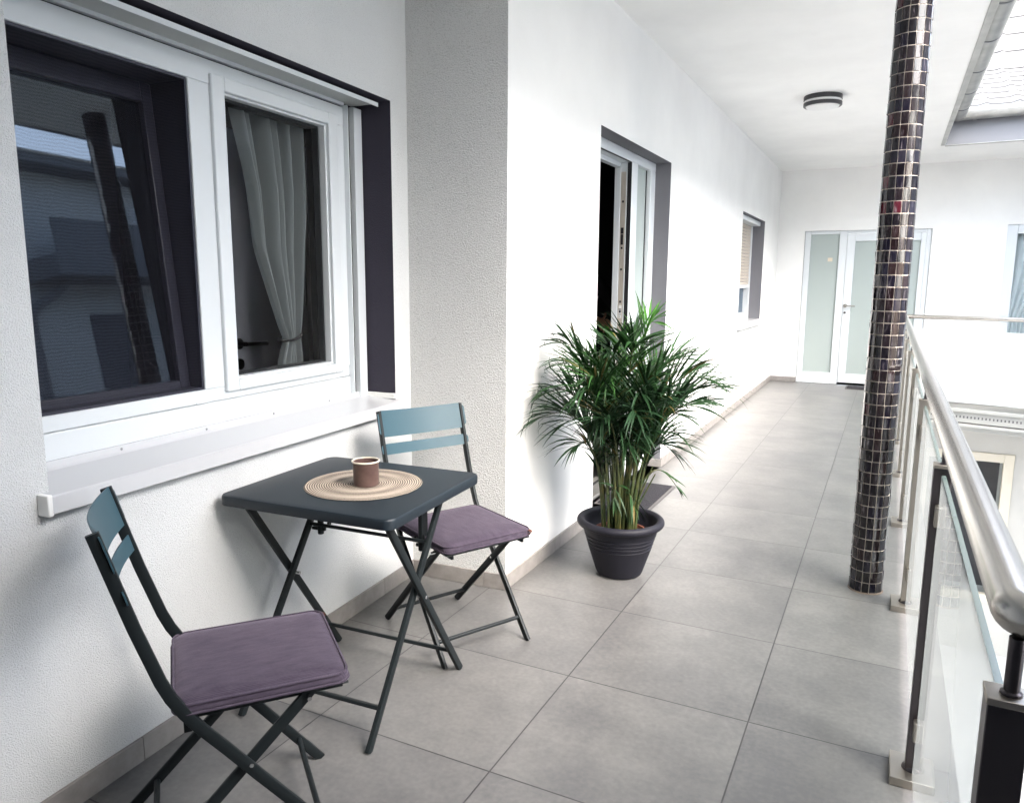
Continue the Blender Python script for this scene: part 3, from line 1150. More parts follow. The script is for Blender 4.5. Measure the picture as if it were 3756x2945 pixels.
rf = empty("tiled_roof", (1.5, 9.85, 3.2), 0, "pale interlocking tile roof above the far gutter", "roof")
roof_mesh(0.30, 5.2, 9.84, 3.27, [(21, 7), (52, 8)]).build("tile_courses", M['roof'], rf, smooth=True)
b = mb()
for x, rw in ((1.02, 4), (1.32, 2), (0.80, 2), (1.02, 1), (1.62, 1), (1.32, 5), (0.72, 0)):
    c, s_ = math.cos(R(21)), math.sin(R(21))
    t = rw * 0.34 + 0.12
    y, z = 9.84 + c * t - s_ * 0.02, 3.27 + s_ * t + c * 0.02
    b = mb()
    b.box((x - 0.03, y, z), (x + 0.03, y + 0.03, z + 0.05))
    b.build("snow_guard", M['zinc'], rf)

gw = empty("rain_gutter", (0.49, 5.5, 3.1), 0, "grey zinc gutter with bracket bands along the left gallery eave", "gutter", "zinc gutters under the eaves")
b = mb()
b.box((EX + 0.0005, 0.62, CE - 0.006), (EX + 0.043, 9.795, CE + 0.0))
b.box((EX + 0.0325, 0.62, CE + 0.0005), (EX + 0.043, 9.795, CE + 0.25))
b.build("soffit_trim", M['zinc'], gw, bevel=0.002)
GC, GZ, GR = EX + 0.135, 3.195, 0.088


def half_round(p0, p1, rad, n=14, th=0.003):
    p0, p1 = Vector(p0), Vector(p1)
    t = (p1 - p0).normalized()
    sd = Vector((0, 0, 1)).cross(t).normalized()
    b = mb()
    k = 0
    for p in (p0, p1):
        for i in range(n + 1):
            th_ = math.pi * i / n
            b.v.append(p + sd * rad * math.cos(th_) - Vector((0, 0, 1)) * rad * math.sin(th_))
        for i in range(n + 1):
            th_ = math.pi * (n - i) / n
            b.v.append(p + sd * (rad - th) * math.cos(th_) - Vector((0, 0, 1)) * (rad - th) * math.sin(th_))
    m_ = 2 * (n + 1)
    for i in range(m_):
        j = (i + 1) % m_
        b.f.append((i, j, m_ + j, m_ + i))
    b.f.append(tuple(range(m_)))
    b.f.append(tuple(range(m_, 2 * m_)))
    return b


half_round((GC, 0.3, GZ), (GC, 9.73, GZ), GR).build("trough", M['zinc'], gw, smooth=True)
for yy in (1.6, 2.45, 3.3, 4.15, 5.0, 5.85, 6.7, 7.6, 8.4, 9.15):
    half_round((GC, yy - 0.012, GZ), (GC, yy + 0.012, GZ), GR + 0.004).build("bracket_band", M['fascia'], gw, smooth=True)
gf = empty("rain_gutter", (2.0, 9.75, 3.1), 0, "grey zinc gutter over the dark fascia below the pale tiled roof", "gutter", "zinc gutters under the eaves")
TG = Matrix.Translation((EX + 0.043, 9.80, 0)) @ Matrix.Rotation(-R(3.5), 4, 'Z')
b = mb()
b.box((0.0, -0.012, CE - 0.008), (5.0, 0.06, CE - 0.0005), TG)
b.build("soffit_trim", M['zinc'], gf, bevel=0.002)
b = mb()
b.box((0.0, 0.0, CE), (5.0, 0.02, CE + 0.26), TG)
b.build("fascia_board", M['fascia'], gf)
half_round(TG @ Vector((0.02, -0.085, GZ)), TG @ Vector((5.0, -0.085, GZ)), 0.085).build("trough", M['zinc'], gf, smooth=True)
half_round(TG @ Vector((0.24, -0.085, GZ)), TG @ Vector((0.275, -0.085, GZ)), 0.092).build("bracket_band", M['zinc'], gf, smooth=True)

# ------------------------------------------------------------------ opposite and near wings of the courtyard (seen mirrored in the window)
opp = empty("opposite_house", (4.9, 5.5, LOW), 0, "white house across the courtyard with a balcony, mirrored in the near window", "house")
b = mb()
b.box((4.9, 0.9, LOW), (5.2, 11.0, 4.2))
b.build("wall", M['stucco'], opp)
b = mb()
b.box((4.25, 6.75, 2.72), (4.899, 11.1, 3.0))
b.build("balcony_slab", M['fascia'], opp, bevel=0.01)
b = mb()
b.box((4.27, 6.8, 3.001), (4.31, 11.1, 3.45))
b.build("balcony_front", M['fascia'], opp)
b = mb()
b.tube(smooth_path([(4.60, 7.1, 2.70), (4.66, 6.95, 2.55), (4.80, 6.7, 2.35), (4.83, 6.68, 2.0), (4.83, 6.72, LOW)], 5), 0.06, 10)
b.build("downpipe", M['fascia'], opp, smooth=True)
b = mb()
b.box((4.86, 7.6, 0.2), (4.8995, 8.4, 2.3))
b.build("window", M['reveal_grey'], opp)
b = mb()
b.box((4.50, 0.9, 4.2), (5.4, 11.0, 4.32))
b.build("eave", M['fascia'], opp)
b = mb()
b.quad((4.45, 0.4, 4.33), (4.45, 11.5, 4.33), (9.0, 11.5, 6.0), (9.0, 0.4, 6.0))
b.build("roof", M['roof'], opp)
le = empty("unseen_landing_wall", (2.75, -0.9, 0), 0, "unseen grey side wall added to dim the near landing", "wall")  # wall added out of view to keep light off the landing
b = mb()
b.box((2.70, -2.70, 0.0), (2.95, 0.62, CE - 0.001))
b.build("wall", M['landing'], le)
nr = empty("unseen_landing_wall", (1.5, -2.7, 0), 0, "unseen grey stucco end wall behind the near landing", "wall")
b = mb()
b.box((-4.6, -2.95, LOW), (5.2, -2.7, CE))
b.build("wall", M['landing'], nr)
b = mb()
b.box((0.5, -2.699, 0.0), (1.6, -2.68, 2.1))
b.build("door", M['reveal_grey'], nr)

# ------------------------------------------------------------------ mosaic column
colm = empty("mosaic_column", (-0.006, 3.64, 0), 0, "slim round column clad in dark purple mosaic tiles with pale grout", "column")
CX, CYc, CR = -0.006, 3.64, 0.0695
b = mb()
b.lathe([(CR - 0.0035, 0.0), (CR - 0.0035, CE)], (CX, CYc, 0), 48)
b.build("grout_core", M['grout'], colm, smooth=True)
b = mb()
nT, hT = 14, 0.0505
cols = []
pal = [((0.004, 0.003, 0.005), 6), ((0.010, 0.007, 0.009), 4), ((0.007, 0.006, 0.012), 3), ((0.016, 0.009, 0.010), 2.0), ((0.05, 0.006, 0.012), 0.22), ((0.012, 0.011, 0.02), 1.5), ((0.008, 0.004, 0.005), 2)]
rows = int(CE / hT) + 1
for j in range(rows):
    for i in range(nT):
        th0 = 2 * math.pi * (i + 0.058) / nT + 0.01 * math.sin(j * 1.7)
        th1 = 2 * math.pi * (i + 0.942) / nT + 0.01 * math.sin(j * 1.7)
        z0, z1 = j * hT + 0.0019, min((j + 1) * hT - 0.0019, CE)
        if z1 - z0 < 0.01:
            continue
        tl, tr = random.gauss(0, 0.0007), random.gauss(0, 0.0007)
        tz = random.gauss(0, 0.0008)
        cl = random.choices([p[0] for p in pal], [p[1] for p in pal])[0]
        k = len(b.v)
        ns = 4
        for zz, dz in ((z0, -tz), (z1, tz)):
            for q in range(ns + 1):
                th_ = th0 + (th1 - th0) * q / ns
                flat = 0.45
                rr = CR * (1 - flat) + flat * CR * math.cos((th1 - th0) / 2) / math.cos(th_ - (th0 + th1) / 2) + tl * (1 - q / ns) + tr * q / ns + dz
                b.v.append(Vector((CX + rr * math.cos(th_), CYc + rr * math.sin(th_), zz)))
        for q in range(ns):
            b.f.append((k + q, k + q + 1, k + ns + 2 + q, k + ns + 1 + q))
            cols.append(cl)
        # thin rim so that the tile has an edge
        kk = len(b.v)
        ring = [k + q for q in range(ns + 1)] + [k + 2 * ns + 1 - q for q in range(ns + 1)]
        cen = Vector((CX, CYc, 0))
        for q in ring:
            p = b.v[q]
            dd = Vector((p.x - CX, p.y - CYc, 0)).normalized()
            b.v.append(p - dd * 0.003)
        nr_ = len(ring)
        for q in range(nr_):
            w = (q + 1) % nr_
            b.f.append((ring[q], kk + q, kk + w, ring[w]))
            cols.append(cl)
mo = b.build("mosaic_cladding", M['mosaic'], colm, smooth=True)
at = mo.data.color_attributes.new("tile_col", 'FLOAT_COLOR', 'CORNER')
for p, c in zip(mo.data.polygons, cols):
    for li in p.loop_indices:
        at.data[li].color = (*c, 1)
b = mb()
b.lathe([(CR + 0.005, 0.0005), (CR + 0.003, 0.004), (CR - 0.002, 0.006)], (CX, CYc, 0), 40)
b.build("base_seal", M['seal'], colm, smooth=True)

# ------------------------------------------------------------------ ceiling lamp
lamp = empty("ceiling_lamp", (-0.62, 6.87, CE), 0, "round flush lamp with dark ring and white band under the white ceiling", "lamp")
LX, LYc = -0.622, 6.87
b = mb()
b.lathe([(0.0, CE - 0.001), (0.146, CE - 0.001), (0.148, CE - 0.006), (0.148, CE - 0.034), (0.140, CE - 0.036), (0.13, CE - 0.036)], (LX, LYc, 0), 56)
b.build("housing", M['lamp_ring'], lamp, smooth=True)
b = mb()
b.lathe([(0.130, CE - 0.0355), (0.141, CE - 0.037), (0.141, CE - 0.053), (0.13, CE - 0.0545)], (LX, LYc, 0), 56)
b.build("light_band", M['opal'], lamp, smooth=True)
b = mb()
b.lathe([(0.13, CE - 0.054), (0.148, CE - 0.055), (0.148, CE - 0.078), (0.143, CE - 0.083), (0.130, CE - 0.083), (0.128, CE - 0.079)], (LX, LYc, 0), 56)
b.build("lower_ring", M['lamp_ring'], lamp, smooth=True)
b = mb()
b.lathe([(0.129, CE - 0.080), (0.124, CE - 0.090), (0.09, CE - 0.097), (0.04, CE - 0.100), (0.0005, CE - 0.1005)], (LX, LYc, 0), 56)
b.build("diffuser", M['opal'], lamp, smooth=True)

# ------------------------------------------------------------------ balustrade
bal = empty("glass_balustrade", (0.155, 5.4, 0), 0, "steel and glass balustrade with round handrail along the corridor edge", "railing", "glass balustrades round the courtyard")
RXC, RZ, RR = 0.160, 1.002, 0.0272
PX0, PX1, GP = 0.135, 0.178, 0.158
PY = [0.985 + 1.2555 * k for k in range(8)]
EY = 0.988
railp = [(2.6, EY, RZ), (0.6, EY, RZ), (RXC + 0.045, EY, RZ)]
for i in range(1, 9):
    a = R(90 * i / 8)
    railp.append((RXC + 0.030 - 0.030 * math.sin(a), EY + 0.030 - 0.030 * math.cos(a), RZ))
railp += [(RXC, 1.6, RZ), (RXC, 4, RZ), (RXC, 7, RZ), (RXC, 9.88, RZ)]
b = mb()
b.tube(railp, RR, 28)
b.build("handrail", M['steel'], bal, smooth=True)
for k, y in enumerate(PY):
    b = mb()
    b.box((PX0, y - 0.02, 0.02), (PX1, y + 0.02, 0.9))
    po = b.build("post", M['dark_steel'] if k < 2 else M['plate_steel'], bal, bevel=0.0015)  # near posts painted darker, as if mirroring the dark side behind the camera
    b = mb()
    b.box((PX0 - 0.001, y - 0.022, 0.9), (PX1 + 0.001, y + 0.022, 0.909))
    b.build("cap_plate", M['plate_steel'], po, bevel=0.001)
    b = mb()
    b.tube([(RXC + 0.0, y, 0.908), (RXC + 0.0, y, RZ - RR + 0.004)], 0.0085, 14)
    b.lathe([(0.012, 0.0), (0.0115, 0.003), (0.0085, 0.005)], (RXC, y, 0.909), 16)
    b.build("rail_stem", M['dark_steel'], po, smooth=True)
    b = mb()
    b.box((0.097, y - 0.069, 0.0), (0.204, y + 0.069, 0.026))
    b.build("base_plate", M['plate_steel'], po, bevel=0.002)
    b = mb()
    b.lathe([(0.030, 0.0), (0.028, 0.006), (0.022, 0.011)], ((PX0 + PX1) / 2, y, 0.026), 24)
    b.build("weld_collar", M['dark_steel'], po, smooth=True)
    for z in (0.16, 0.775):
        for sg in (-1, 1):
            if k == 0 and sg < 0:
                continue
            b = mb()
            b.box((GP - 0.013, y + sg * 0.021, z - 0.028), (GP + 0.013, y + sg * 0.052, z + 0.028))
            b.build("glass_clamp", M['plate_steel'], po, bevel=0.003)
for k in range(7):
    b = mb()
    y0, y1 = PY[k] + 0.034, PY[k + 1] - 0.034
    b.quad((GP - 0.005, y0, 0.03), (GP - 0.005, y1, 0.03), (GP - 0.005, y1, 0.885), (GP - 0.005, y0, 0.885))
    gl = b.build("glass_pane", M['glass'], bal)
    b = mb()
    b.box((GP - 0.0048, y0, 0.8845), (GP + 0.0048, y1, 0.8855))
    b.box((GP - 0.0048, y0, 0.030), (GP + 0.0048, y0 + 0.0008, 0.8844))
    b.box((GP - 0.0048, y1 - 0.0008, 0.030), (GP + 0.0048, y1, 0.8844))
    b.build("polished_edge", M['glass_edge'], gl)
# near return of the rail above the landing edge
for x in (1.25, 2.4):
    b = mb()
    b.box((x - 0.02, EY - 0.02, 0.0), (x + 0.02, EY + 0.02, 0.9))
    b.build("post", M['steel'], bal, bevel=0.0015)
# far run
bf = empty("glass_balustrade", (0.17, 9.88, 0), 0, "glass balustrade with thin handrail on the far side in front of the white end wall", "railing", "glass balustrades round the courtyard")
TB = Matrix.Translation((RXC, 9.88, 0)) @ Matrix.Rotation(-SK, 4, 'Z')
b = mb()
b.tube([TB @ Vector((0.0, 0, RZ)), TB @ Vector((4.6, 0, RZ))], 0.024, 20)
b.build("handrail", M['steel'], bf, smooth=True)
for x in (1.30, 2.6, 3.9):
    b = mb()
    b.box((x - 0.02, -0.02, -0.0), (x + 0.02, 0.02, 0.9), TB)
    b.tube([TB @ Vector((x, 0, 0.9)), TB @ Vector((x, 0, RZ - 0.02))], 0.009, 12)
    b.build("post", M['steel'], bf, bevel=0.0015)
M['pane_glare'] = mat("glare_white_glass", (0.52, 0.55, 0.54), 0.15)  # opaque white stands in for glare from the sunlit wall behind the panes
for x in (0.05, 1.33, 2.63):
    b = mb()
    b.box((x, -0.005, 0.06), (x + 1.22, 0.005, 0.86), TB)
    b.build("glass_pane", M['pane_glare'], bf, bevel=0.001)

# ------------------------------------------------------------------ doormats


def doormat(name, x0, y0, x1, y1, label):
    e = empty(name, ((x0 + x1) / 2, (y0 + y1) / 2, 0), 0, label, "doormat")
    b = mb()
    b.prism(rrect(x0, y0, x1, y1, 0.01), 0.001, 0.006)
    b.build("rubber_border", M['mat_edge'], e, bevel=0.002)
    b = mb()
    b.prism(rrect(x0 + 0.02, y0 + 0.02, x1 - 0.02, y1 - 0.02, 0.006), 0.0065, 0.012)
    b.build("pile", M['mat'], e, bevel=0.002)


doormat("doormat", -1.575, 4.30, -1.215, 4.935, "dark ribbed doormat with grey border in front of the open door behind the palm")
doormat("doormat", -0.46, 10.72, 0.12, 11.06, "small dark doormat in front of the frosted double door")

# ------------------------------------------------------------------ folding table
TT0 = Matrix.Translation((-1.538, 1.925, 0)) @ Matrix.Rotation(R(3.5), 4, 'Z')
tab = empty("folding_table", (-1.538, 1.925, 0), R(3.5), "square slate-grey folding metal table with crossed legs below the window", "table")
hx, hy, zt = 0.317, 0.293, 0.715
b = mb()
out = rrect(-hx, -hy, hx, hy, 0.035, 8)
rings = []


def inset(pts, dd):
    return [(x - math.copysign(min(dd, abs(x)), x) if True else x, y - math.copysign(min(dd, abs(y)), y)) for x, y in pts]


for dd, z in ((0.0006, zt - 0.032), (0.0, zt - 0.031), (0.0, zt - 0.0065), (0.0006, zt - 0.004), (0.0025, zt - 0.0012), (0.0065, zt - 0.0002), (0.0075, zt)):
    rings.append([(x * (1 - dd / hx), y * (1 - dd / hy), z) for x, y in out])
n = len(out)
for rg in rings:
    b.v += [Vector(p) for p in rg]
for i in range(len(rings) - 1):
    for q in range(n):
        w = (q + 1) % n
        b.f.append((i * n + q, i * n + w, (i + 1) * n + w, (i + 1) * n + q))
b.f.append(tuple((len(rings) - 1) * n + q for q in range(n)))
k = len(b.v)
b.v += [Vector((x * 0.985, y * 0.985, zt - 0.031)) for x, y in out]
b.v += [Vector((x * 0.985, y * 0.985, zt - 0.004)) for x, y in out]
for q in range(n):
    w = (q + 1) % n
    b.f.append((q, w, k + w, k + q))
    b.f.append((k + q, k + w, k + n + w, k + n + q))
b.f.append(tuple(reversed([k + n + q for q in range(n)])))
b.build("tabletop", M['table'], tab, smooth=True, T=TT0)


def oval(a, bb, n=12):
    """flat bar section with small rounded edges"""
    rr = min(a, bb) * 0.42
    return [(a, -(bb - rr)), (a, bb - rr), (a - rr * 0.3, bb - rr * 0.3), (a - rr, bb), (-(a - rr), bb), (-(a - rr * 0.3), bb - rr * 0.3), (-a, bb - rr), (-a, -(bb - rr)), (-(a - rr * 0.3), -(bb - rr * 0.3)), (-(a - rr), -bb), (a - rr, -bb), (a - rr * 0.3, -(bb - rr * 0.3))]


def bar(p, q, a, bb, side, name, material, parent, T=None, bev=0):
    b = mb()
    b.sweep([p, q], oval(a, bb), side)
    return b.build(name, material, parent, smooth=True, T=T)


yn, yf = -0.275, 0.245
# frame A: from the near top to the far feet (outer), frame B: from the far top to the near feet (inner)
for sx in (-1, 1):
    xa, xb = sx * 0.262, sx * 0.240
    bar((xa, -0.235, 0.690), (xa, 0.232, 0.0), 0.0125, 0.0075, (1, 0, 0), "leg", M['powder'], tab, TT0)
    lg = bar((xb, 0.165, 0.690), (xb, -0.318, 0.0), 0.0125, 0.0075, (1, 0, 0), "leg", M['powder'], tab, TT0)
    b = mb()
    b.tube([(sx * 0.230, -0.019, 0.372), (sx * 0.272, -0.019, 0.372)], 0.006, 12)
    b.build("rivet", M['screw'], tab, smooth=True, T=TT0)
    b = mb()
    b.tube([(sx * 0.255, -0.228, 0.672), (sx * 0.271, -0.228, 0.672)], 0.005, 12)
    b.build("rivet", M['screw'], tab, smooth=True, T=TT0)
    # latch bracket under the top on frame B
    b = mb()
    b.box((sx * 0.198, 0.060, 0.535), (sx * 0.212, 0.100, 0.684))
    b.tube([(sx * 0.205, 0.070, 0.490), (sx * 0.205, 0.070, 0.545)], 0.011, 12)
    b.box((sx * 0.185, 0.064, 0.503), (sx * 0.240, 0.076, 0.514))
    b.tube(smooth_path([(sx * 0.190, 0.095, 0.55), (sx * 0.186, 0.10, 0.528), (sx * 0.180, 0.085, 0.520), (sx * 0.176, 0.075, 0.533)], 4), 0.005, 8)
    b.build("latch", M['powder'], tab, bevel=0.002, T=TT0)
for p, q, nm in (((-0.255, 0.172, 0.095), (0.255, 0.172, 0.095), "stretcher"), ((-0.24, -0.246, 0.103), (0.24, -0.246, 0.103), "stretcher"), ((-0.24, 0.056, 0.528), (0.24, 0.056, 0.528), "crossbar")):
    bar(p, q, 0.0105, 0.006, (0, 0.35, 0.94), nm, M['powder'], tab, TT0)

# ------------------------------------------------------------------ placemat and mug
MC = Vector((-1.507, 1.925, 0.7158))
pm = empty("placemat", tuple(MC), 0)
b = mb()
prof = []
rad = 0.190
for i in range(29):
    r0 = rad * (1 - i / 28.0)
    prof.append((r0, 0.0030 + (0.0009 if i % 2 == 0 else -0.0006)))
full = []
nr_ = 28
for i in range(nr_ * 4 + 1):
    r0 = rad - rad * i / (nr_ * 4)
    full.append((max(r0, 0.0005), 0.0030 + 0.0008 * abs(math.sin(math.pi * i / 4))))
b.lathe([(rad - 0.001, 0.0004), (rad + 0.0012, 0.0018)] + full, tuple(MC), 72)
b.build("woven_disc", M['straw'], pm, smooth=True)
tag(pm, "round beige woven placemat lying on the grey folding table", "placemat")
mugp = MC + Vector((0.018, -0.010, 0.0040))
mug = empty("mug", tuple(mugp), 0, "small brown enamel cup with cream rim standing on the woven placemat", "cup")
b = mb()
b.lathe([(0.0005, 0.0), (0.038, 0.0), (0.0405, 0.002), (0.0415, 0.006), (0.0415, 0.074), (0.043, 0.078), (0.040, 0.079), (0.0395, 0.074), (0.0395, 0.008), (0.0005, 0.007)], tuple(mugp), 48)
b.build("cup_body", M['mug'], mug, smooth=True)
b = mb()
ringp = [(0.0432 + 0.0032 * math.cos(2 * math.pi * i / 10), 0.0795 + 0.0030 * math.sin(2 * math.pi * i / 10)) for i in range(10)]
b.lathe(ringp, tuple(mugp), 48, close=True)
b.build("rim", M['mug_rim'], mug, smooth=True)

# ------------------------------------------------------------------ folding chairs (local axes: x = sitter's right, y = forward, z up; front feet at y = 0)
chair = local_empty("folding_chair")
HW = 0.187
PATH = [(-0.004, 0.0), (-0.072, 0.083), (-0.150, 0.181), (-0.205, 0.249), (-0.265, 0.325), (-0.318, 0.390), (-0.352, 0.436), (-0.377, 0.478), (-0.395, 0.520), (-0.412, 0.572), (-0.438, 0.652), (-0.470, 0.763), (-0.500, 0.868)]
for sx in (-1, 1):
    b = mb()
    b.sweep([(sx * HW, y, z) for y, z in PATH], oval(0.0134, 0.0060), (1, 0, 0))
    b.build("leg", M['powder'], chair, smooth=True)
    b = mb()
    b.sweep([(sx * (HW - 0.018), -0.066, 0.432), (sx * (HW - 0.018), -0.500, 0.0)], oval(0.0134, 0.0054), (1, 0, 0))
    b.build("leg", M['powder'], chair, smooth=True)
    for y, z in ((-0.220, 0.279), (-0.085, 0.412)):
        b = mb()
        b.tube([(sx * (HW - 0.030), y, z), (sx * (HW + 0.0085), y, z)], 0.0052, 12)
        b.build("rivet", M['screw'], chair, smooth=True)
    b = mb()
    b.box((sx * (HW - 0.012) - 0.003, -0.356, 0.385), (sx * (HW - 0.012) + 0.003, -0.338, 0.425))
    b.build("seat_hook", M['powder'], chair, bevel=0.002)
for (y, z, w, rr) in ((-0.064, 0.076, HW, 0.0075), (-0.434, 0.066, HW - 0.018, 0.0075)):
    b = mb()
    b.tube([(-w, y, z), (w, y, z)], rr, 12)
    b.build("stretcher", M['powder'], chair, smooth=True)
# seat: thin frame with slats
b = mb()
for yy in [-0.362 + 0.0545 * i for i in range(7)]:
    b.box((-0.182, yy, 0.424), (0.182, yy + 0.045, 0.4285))
for sx in (-1, 1):
    b.box((sx * 0.150, -0.355, 0.406), (sx * 0.160, 0.0, 0.4235))
b.build("seat", M['powder'], chair, bevel=0.002)


def back_slat(y0, z0, y1, z1, hw, bow, name):
    """curved back panel from (y0,z0) up to (y1,z1), bowed backwards in the middle, rounded corners"""
    b = mb()
    nx, nz, th = 28, 6, 0.003
    dy, dz = y1 - y0, z1 - z0
    ln = math.hypot(dy, dz)
    ny, nz_ = dz / ln, -dy / ln            # forward normal in the y,z plane
    rad = 0.016
    for side in (0, 1):
        for j in range(nz + 1):
            for i in range(nx + 1):
                x = -hw + 2 * hw * i / nx
                t = j / nz
                # rounded corners: pull the ends in near the top and bottom
                e = min(t, 1 - t) * ln
                cut = 0.0 if e > rad else rad - math.sqrt(max(rad * rad - (rad - e) ** 2, 0))
                x = x * (hw - cut) / hw
                bb = bow * (1 - (x / hw) ** 2)
                off = 0.010 - bb + (th if side else 0)
                b.v.append(Vector((x, y0 + dy * t + ny * off, z0 + dz * t + nz_ * off)))
    m_ = (nx + 1) * (nz + 1)
    for j in range(nz):
        for i in range(nx):
            a = j * (nx + 1) + i
            b.f.append((a, a + 1, a + nx + 2, a + nx + 1))
            b.f.append((m_ + a, m_ + a + nx + 1, m_ + a + nx + 2, m_ + a + 1))
    rim = [i for i in range(nx + 1)] + [j * (nx + 1) + nx for j in range(1, nz + 1)] + [nz * (nx + 1) + i for i in range(nx - 1, -1, -1)] + [j * (nx + 1) for j in range(nz - 1, 0, -1)]
    for q in range(len(rim)):
        w = rim[(q + 1) % len(rim)]
        b.f.append((rim[q], w, m_ + w, m_ + rim[q]))
    return b.build(name, M['slat'], chair, smooth=True)


back_slat(-0.4715, 0.768, -0.5, 0.870, 0.200, 0.034, "back_panel")
back_slat(-0.4535, 0.700, -0.4645, 0.742, 0.200, 0.034, "back_panel")


def copy_tree(o, parent=None):
    c = o.copy()
    COL.objects.link(c)
    if parent is not None:
        c.parent = parent
    for ch in list(o.children):
        copy_tree(ch, c)
    return c


# cushion (same axes as the chair)
cush = local_empty("seat_cushion")


def cushion_mesh():
    b = mb()
    x0, x1, y0, y1 = -0.192, 0.190, -0.376, 0.013
    cx, cy = 0.0, (y0 + y1) / 2
    out = rrect(x0, y0, x1, y1, 0.034, 7)
    prof = [(0.030, 0.4292), (0.008, 0.4300), (0.001, 0.4345), (0.0, 0.441), (0.002, 0.449), (0.0065, 0.4545), (0.012, 0.4580), (0.024, 0.4625), (0.05, 0.4665), (0.09, 0.469), (0.13, 0.4698)]
    n = len(out)
    hwx, hwy = (x1 - x0) / 2, (y1 - y0) / 2
    for dd, z in prof:
        for x, y in out:
            px, py = (x - cx) * (1 - dd / hwx), (y - cy) * (1 - dd / hwy)
            zz = z
            if 0.004 < dd < 0.06:
                zz += 0.0011 * math.sin((px * 150 + py * 170)) * (1 - dd / 0.06)
            zz += (0.0015 * math.sin(px * 21 + 1.0) * math.cos(py * 17)) if dd > 0.02 and z > 0.44 else 0
            b.v.append(Vector((cx + px, cy + py, zz)))
    for i in range(len(prof) - 1):
        for q in range(n):
            w = (q + 1) % n
            b.f.append((i * n + q, i * n + w, (i + 1) * n + w, (i + 1) * n + q))
    b.f.append(tuple(reversed(range(n))))
    b.f.append(tuple((len(prof) - 1) * n + q for q in range(n)))
    return b, out, cx, cy


b, out, ccx, ccy = cushion_mesh()
pad = b.build("cushion_pad", M['cord'], cush, smooth=True)
pad.data.set_sharp_from_angle(angle=R(180))
for zz in (0.4345, 0.4545):
    b = mb()
    kf = 1.004 if zz < 0.44 else 0.985
    path = [(ccx + (x - ccx) * kf, ccy + (y - ccy) * kf, zz) for x, y in out]
    k0 = len(path)
    path = path + [path[0], path[1]]
    b.tube(path, 0.0032, 8, cap=False)
    b.build("piping", M['cord'], cush, smooth=True)


def leather_tab(x, y, rz):
    b = mb()
    pts = smooth_path([(-0.004, 0, 0.0), (0.010, 0, 0.003), (0.019, 0, -0.004), (0.010, 0, -0.012), (-0.004, 0, -0.012)], 5)
    b.sweep(pts, [(0.0012, -0.009), (0.0012, 0.009), (-0.0012, 0.009), (-0.0012, -0.009)], (0, 1, 0))
    T = Matrix.Translation((x, y, 0.449)) @ Matrix.Rotation(rz, 4, 'Z')
    return b.build("leather_loop", M['leather'], cush, smooth=True, T=T)


ltab = leather_tab(-0.172, 0.000, R(125))

fA = math.atan2(0.63, 0.777)
LATA = Vector((math.cos(fA), -math.sin(fA), 0))
locA = Vector((-1.388, 1.547, 0)) + LATA * HW
fB = math.atan2(0.8886, -0.4586)
LATB = Vector((math.cos(fB), -math.sin(fB), 0))
locB = Vector((-1.158, 2.472, 0)) - LATB * -HW * -1
# chair B: its frame nearest the pier is the sitter's left
locB = Vector((-1.158, 2.472, 0)) + LATB * HW
chair.location = locA
chair.rotation_euler = (0, 0, -fA)
tag(chair, "dark folding metal chair nearest the camera, seen from behind with slatted blue-grey back", "chair", "folding chairs at the table")
cush.location = locA
cush.rotation_euler = (0, 0, -fA)
tag(cush, "purple corduroy seat cushion on the front folding chair", "cushion", "seat cushions on the chairs")
chB = copy_tree(chair)
chB.location = locB
chB.rotation_euler = (0, 0, -fB)
tag(chB, "dark folding chair with blue-grey back panels in the corner behind the table", "chair")
cuB = copy_tree(cush)
cuB.location = locB + Vector((0, 0, 0.001))
cuB.rotation_euler = (0, 0, -fB)
tag(cuB, "mauve seat cushion with leather loop on the chair behind the table", "cushion")

# ------------------------------------------------------------------ flower pot and palm
PC = Vector((-1.072, 3.305, 0))
pot = empty("flower_pot", tuple(PC), 0, "round dark plastic planter with a thick rim and grooves on the tiled floor", "plant pot")
b = mb()
prof = [(0.0005, 0.002), (0.098, 0.002), (0.106, 0.006), (0.111, 0.016), (0.134, 0.085), (0.152, 0.140)]
z = 0.142
for i in range(4):
    rr = 0.153 + 0.0055 * i
    prof += [(rr, z), (rr - 0.004, z + 0.003), (rr - 0.004, z + 0.006), (rr + 0.002, z + 0.009), (rr + 0.003, z + 0.016)]
    z += 0.0185
prof += [(0.176, 0.222), (0.178, 0.240)]
for i in range(13):
    a = R(-70 + 250 * i / 12)
    prof.append((0.188 + 0.0185 * math.cos(a), 0.2585 + 0.0185 * math.sin(a)))
prof += [(0.165, 0.240), (0.158, 0.205), (0.154, 0.200), (0.1555, 0.190), (0.150, 0.165), (0.0005, 0.160)]
b.lathe(prof, tuple(PC), 64)
b.build("planter_wall", M['pot'], pot, smooth=True)
b = mb()
ringp = [(0.119 + 0.003 * math.cos(2 * math.pi * i / 8), 0.214 + 0.003 * math.sin(2 * math.pi * i / 8)) for i in range(8)]
b.lathe(ringp, tuple(PC), 48, close=True)
b.lathe([(0.117, 0.214), (0.104, 0.161)], tuple(PC), 48)
b.build("nursery_pot", M['nursery'], pot, smooth=True)
b = mb()
nS = 40
for i in range(7):
    rr = 0.118 * i / 6
    for q in range(nS):
        th = 2 * math.pi * q / nS
        b.v.append(PC + Vector((rr * math.cos(th), rr * math.sin(th), 0.200 + random.uniform(-0.003, 0.003) * (i < 6))))
for i in range(6):
    for q in range(nS):
        w = (q + 1) % nS
        b.f.append((i * nS + q, i * nS + w, (i + 1) * nS + w, (i + 1) * nS + q))
b.build("soil", M['soil'], pot)

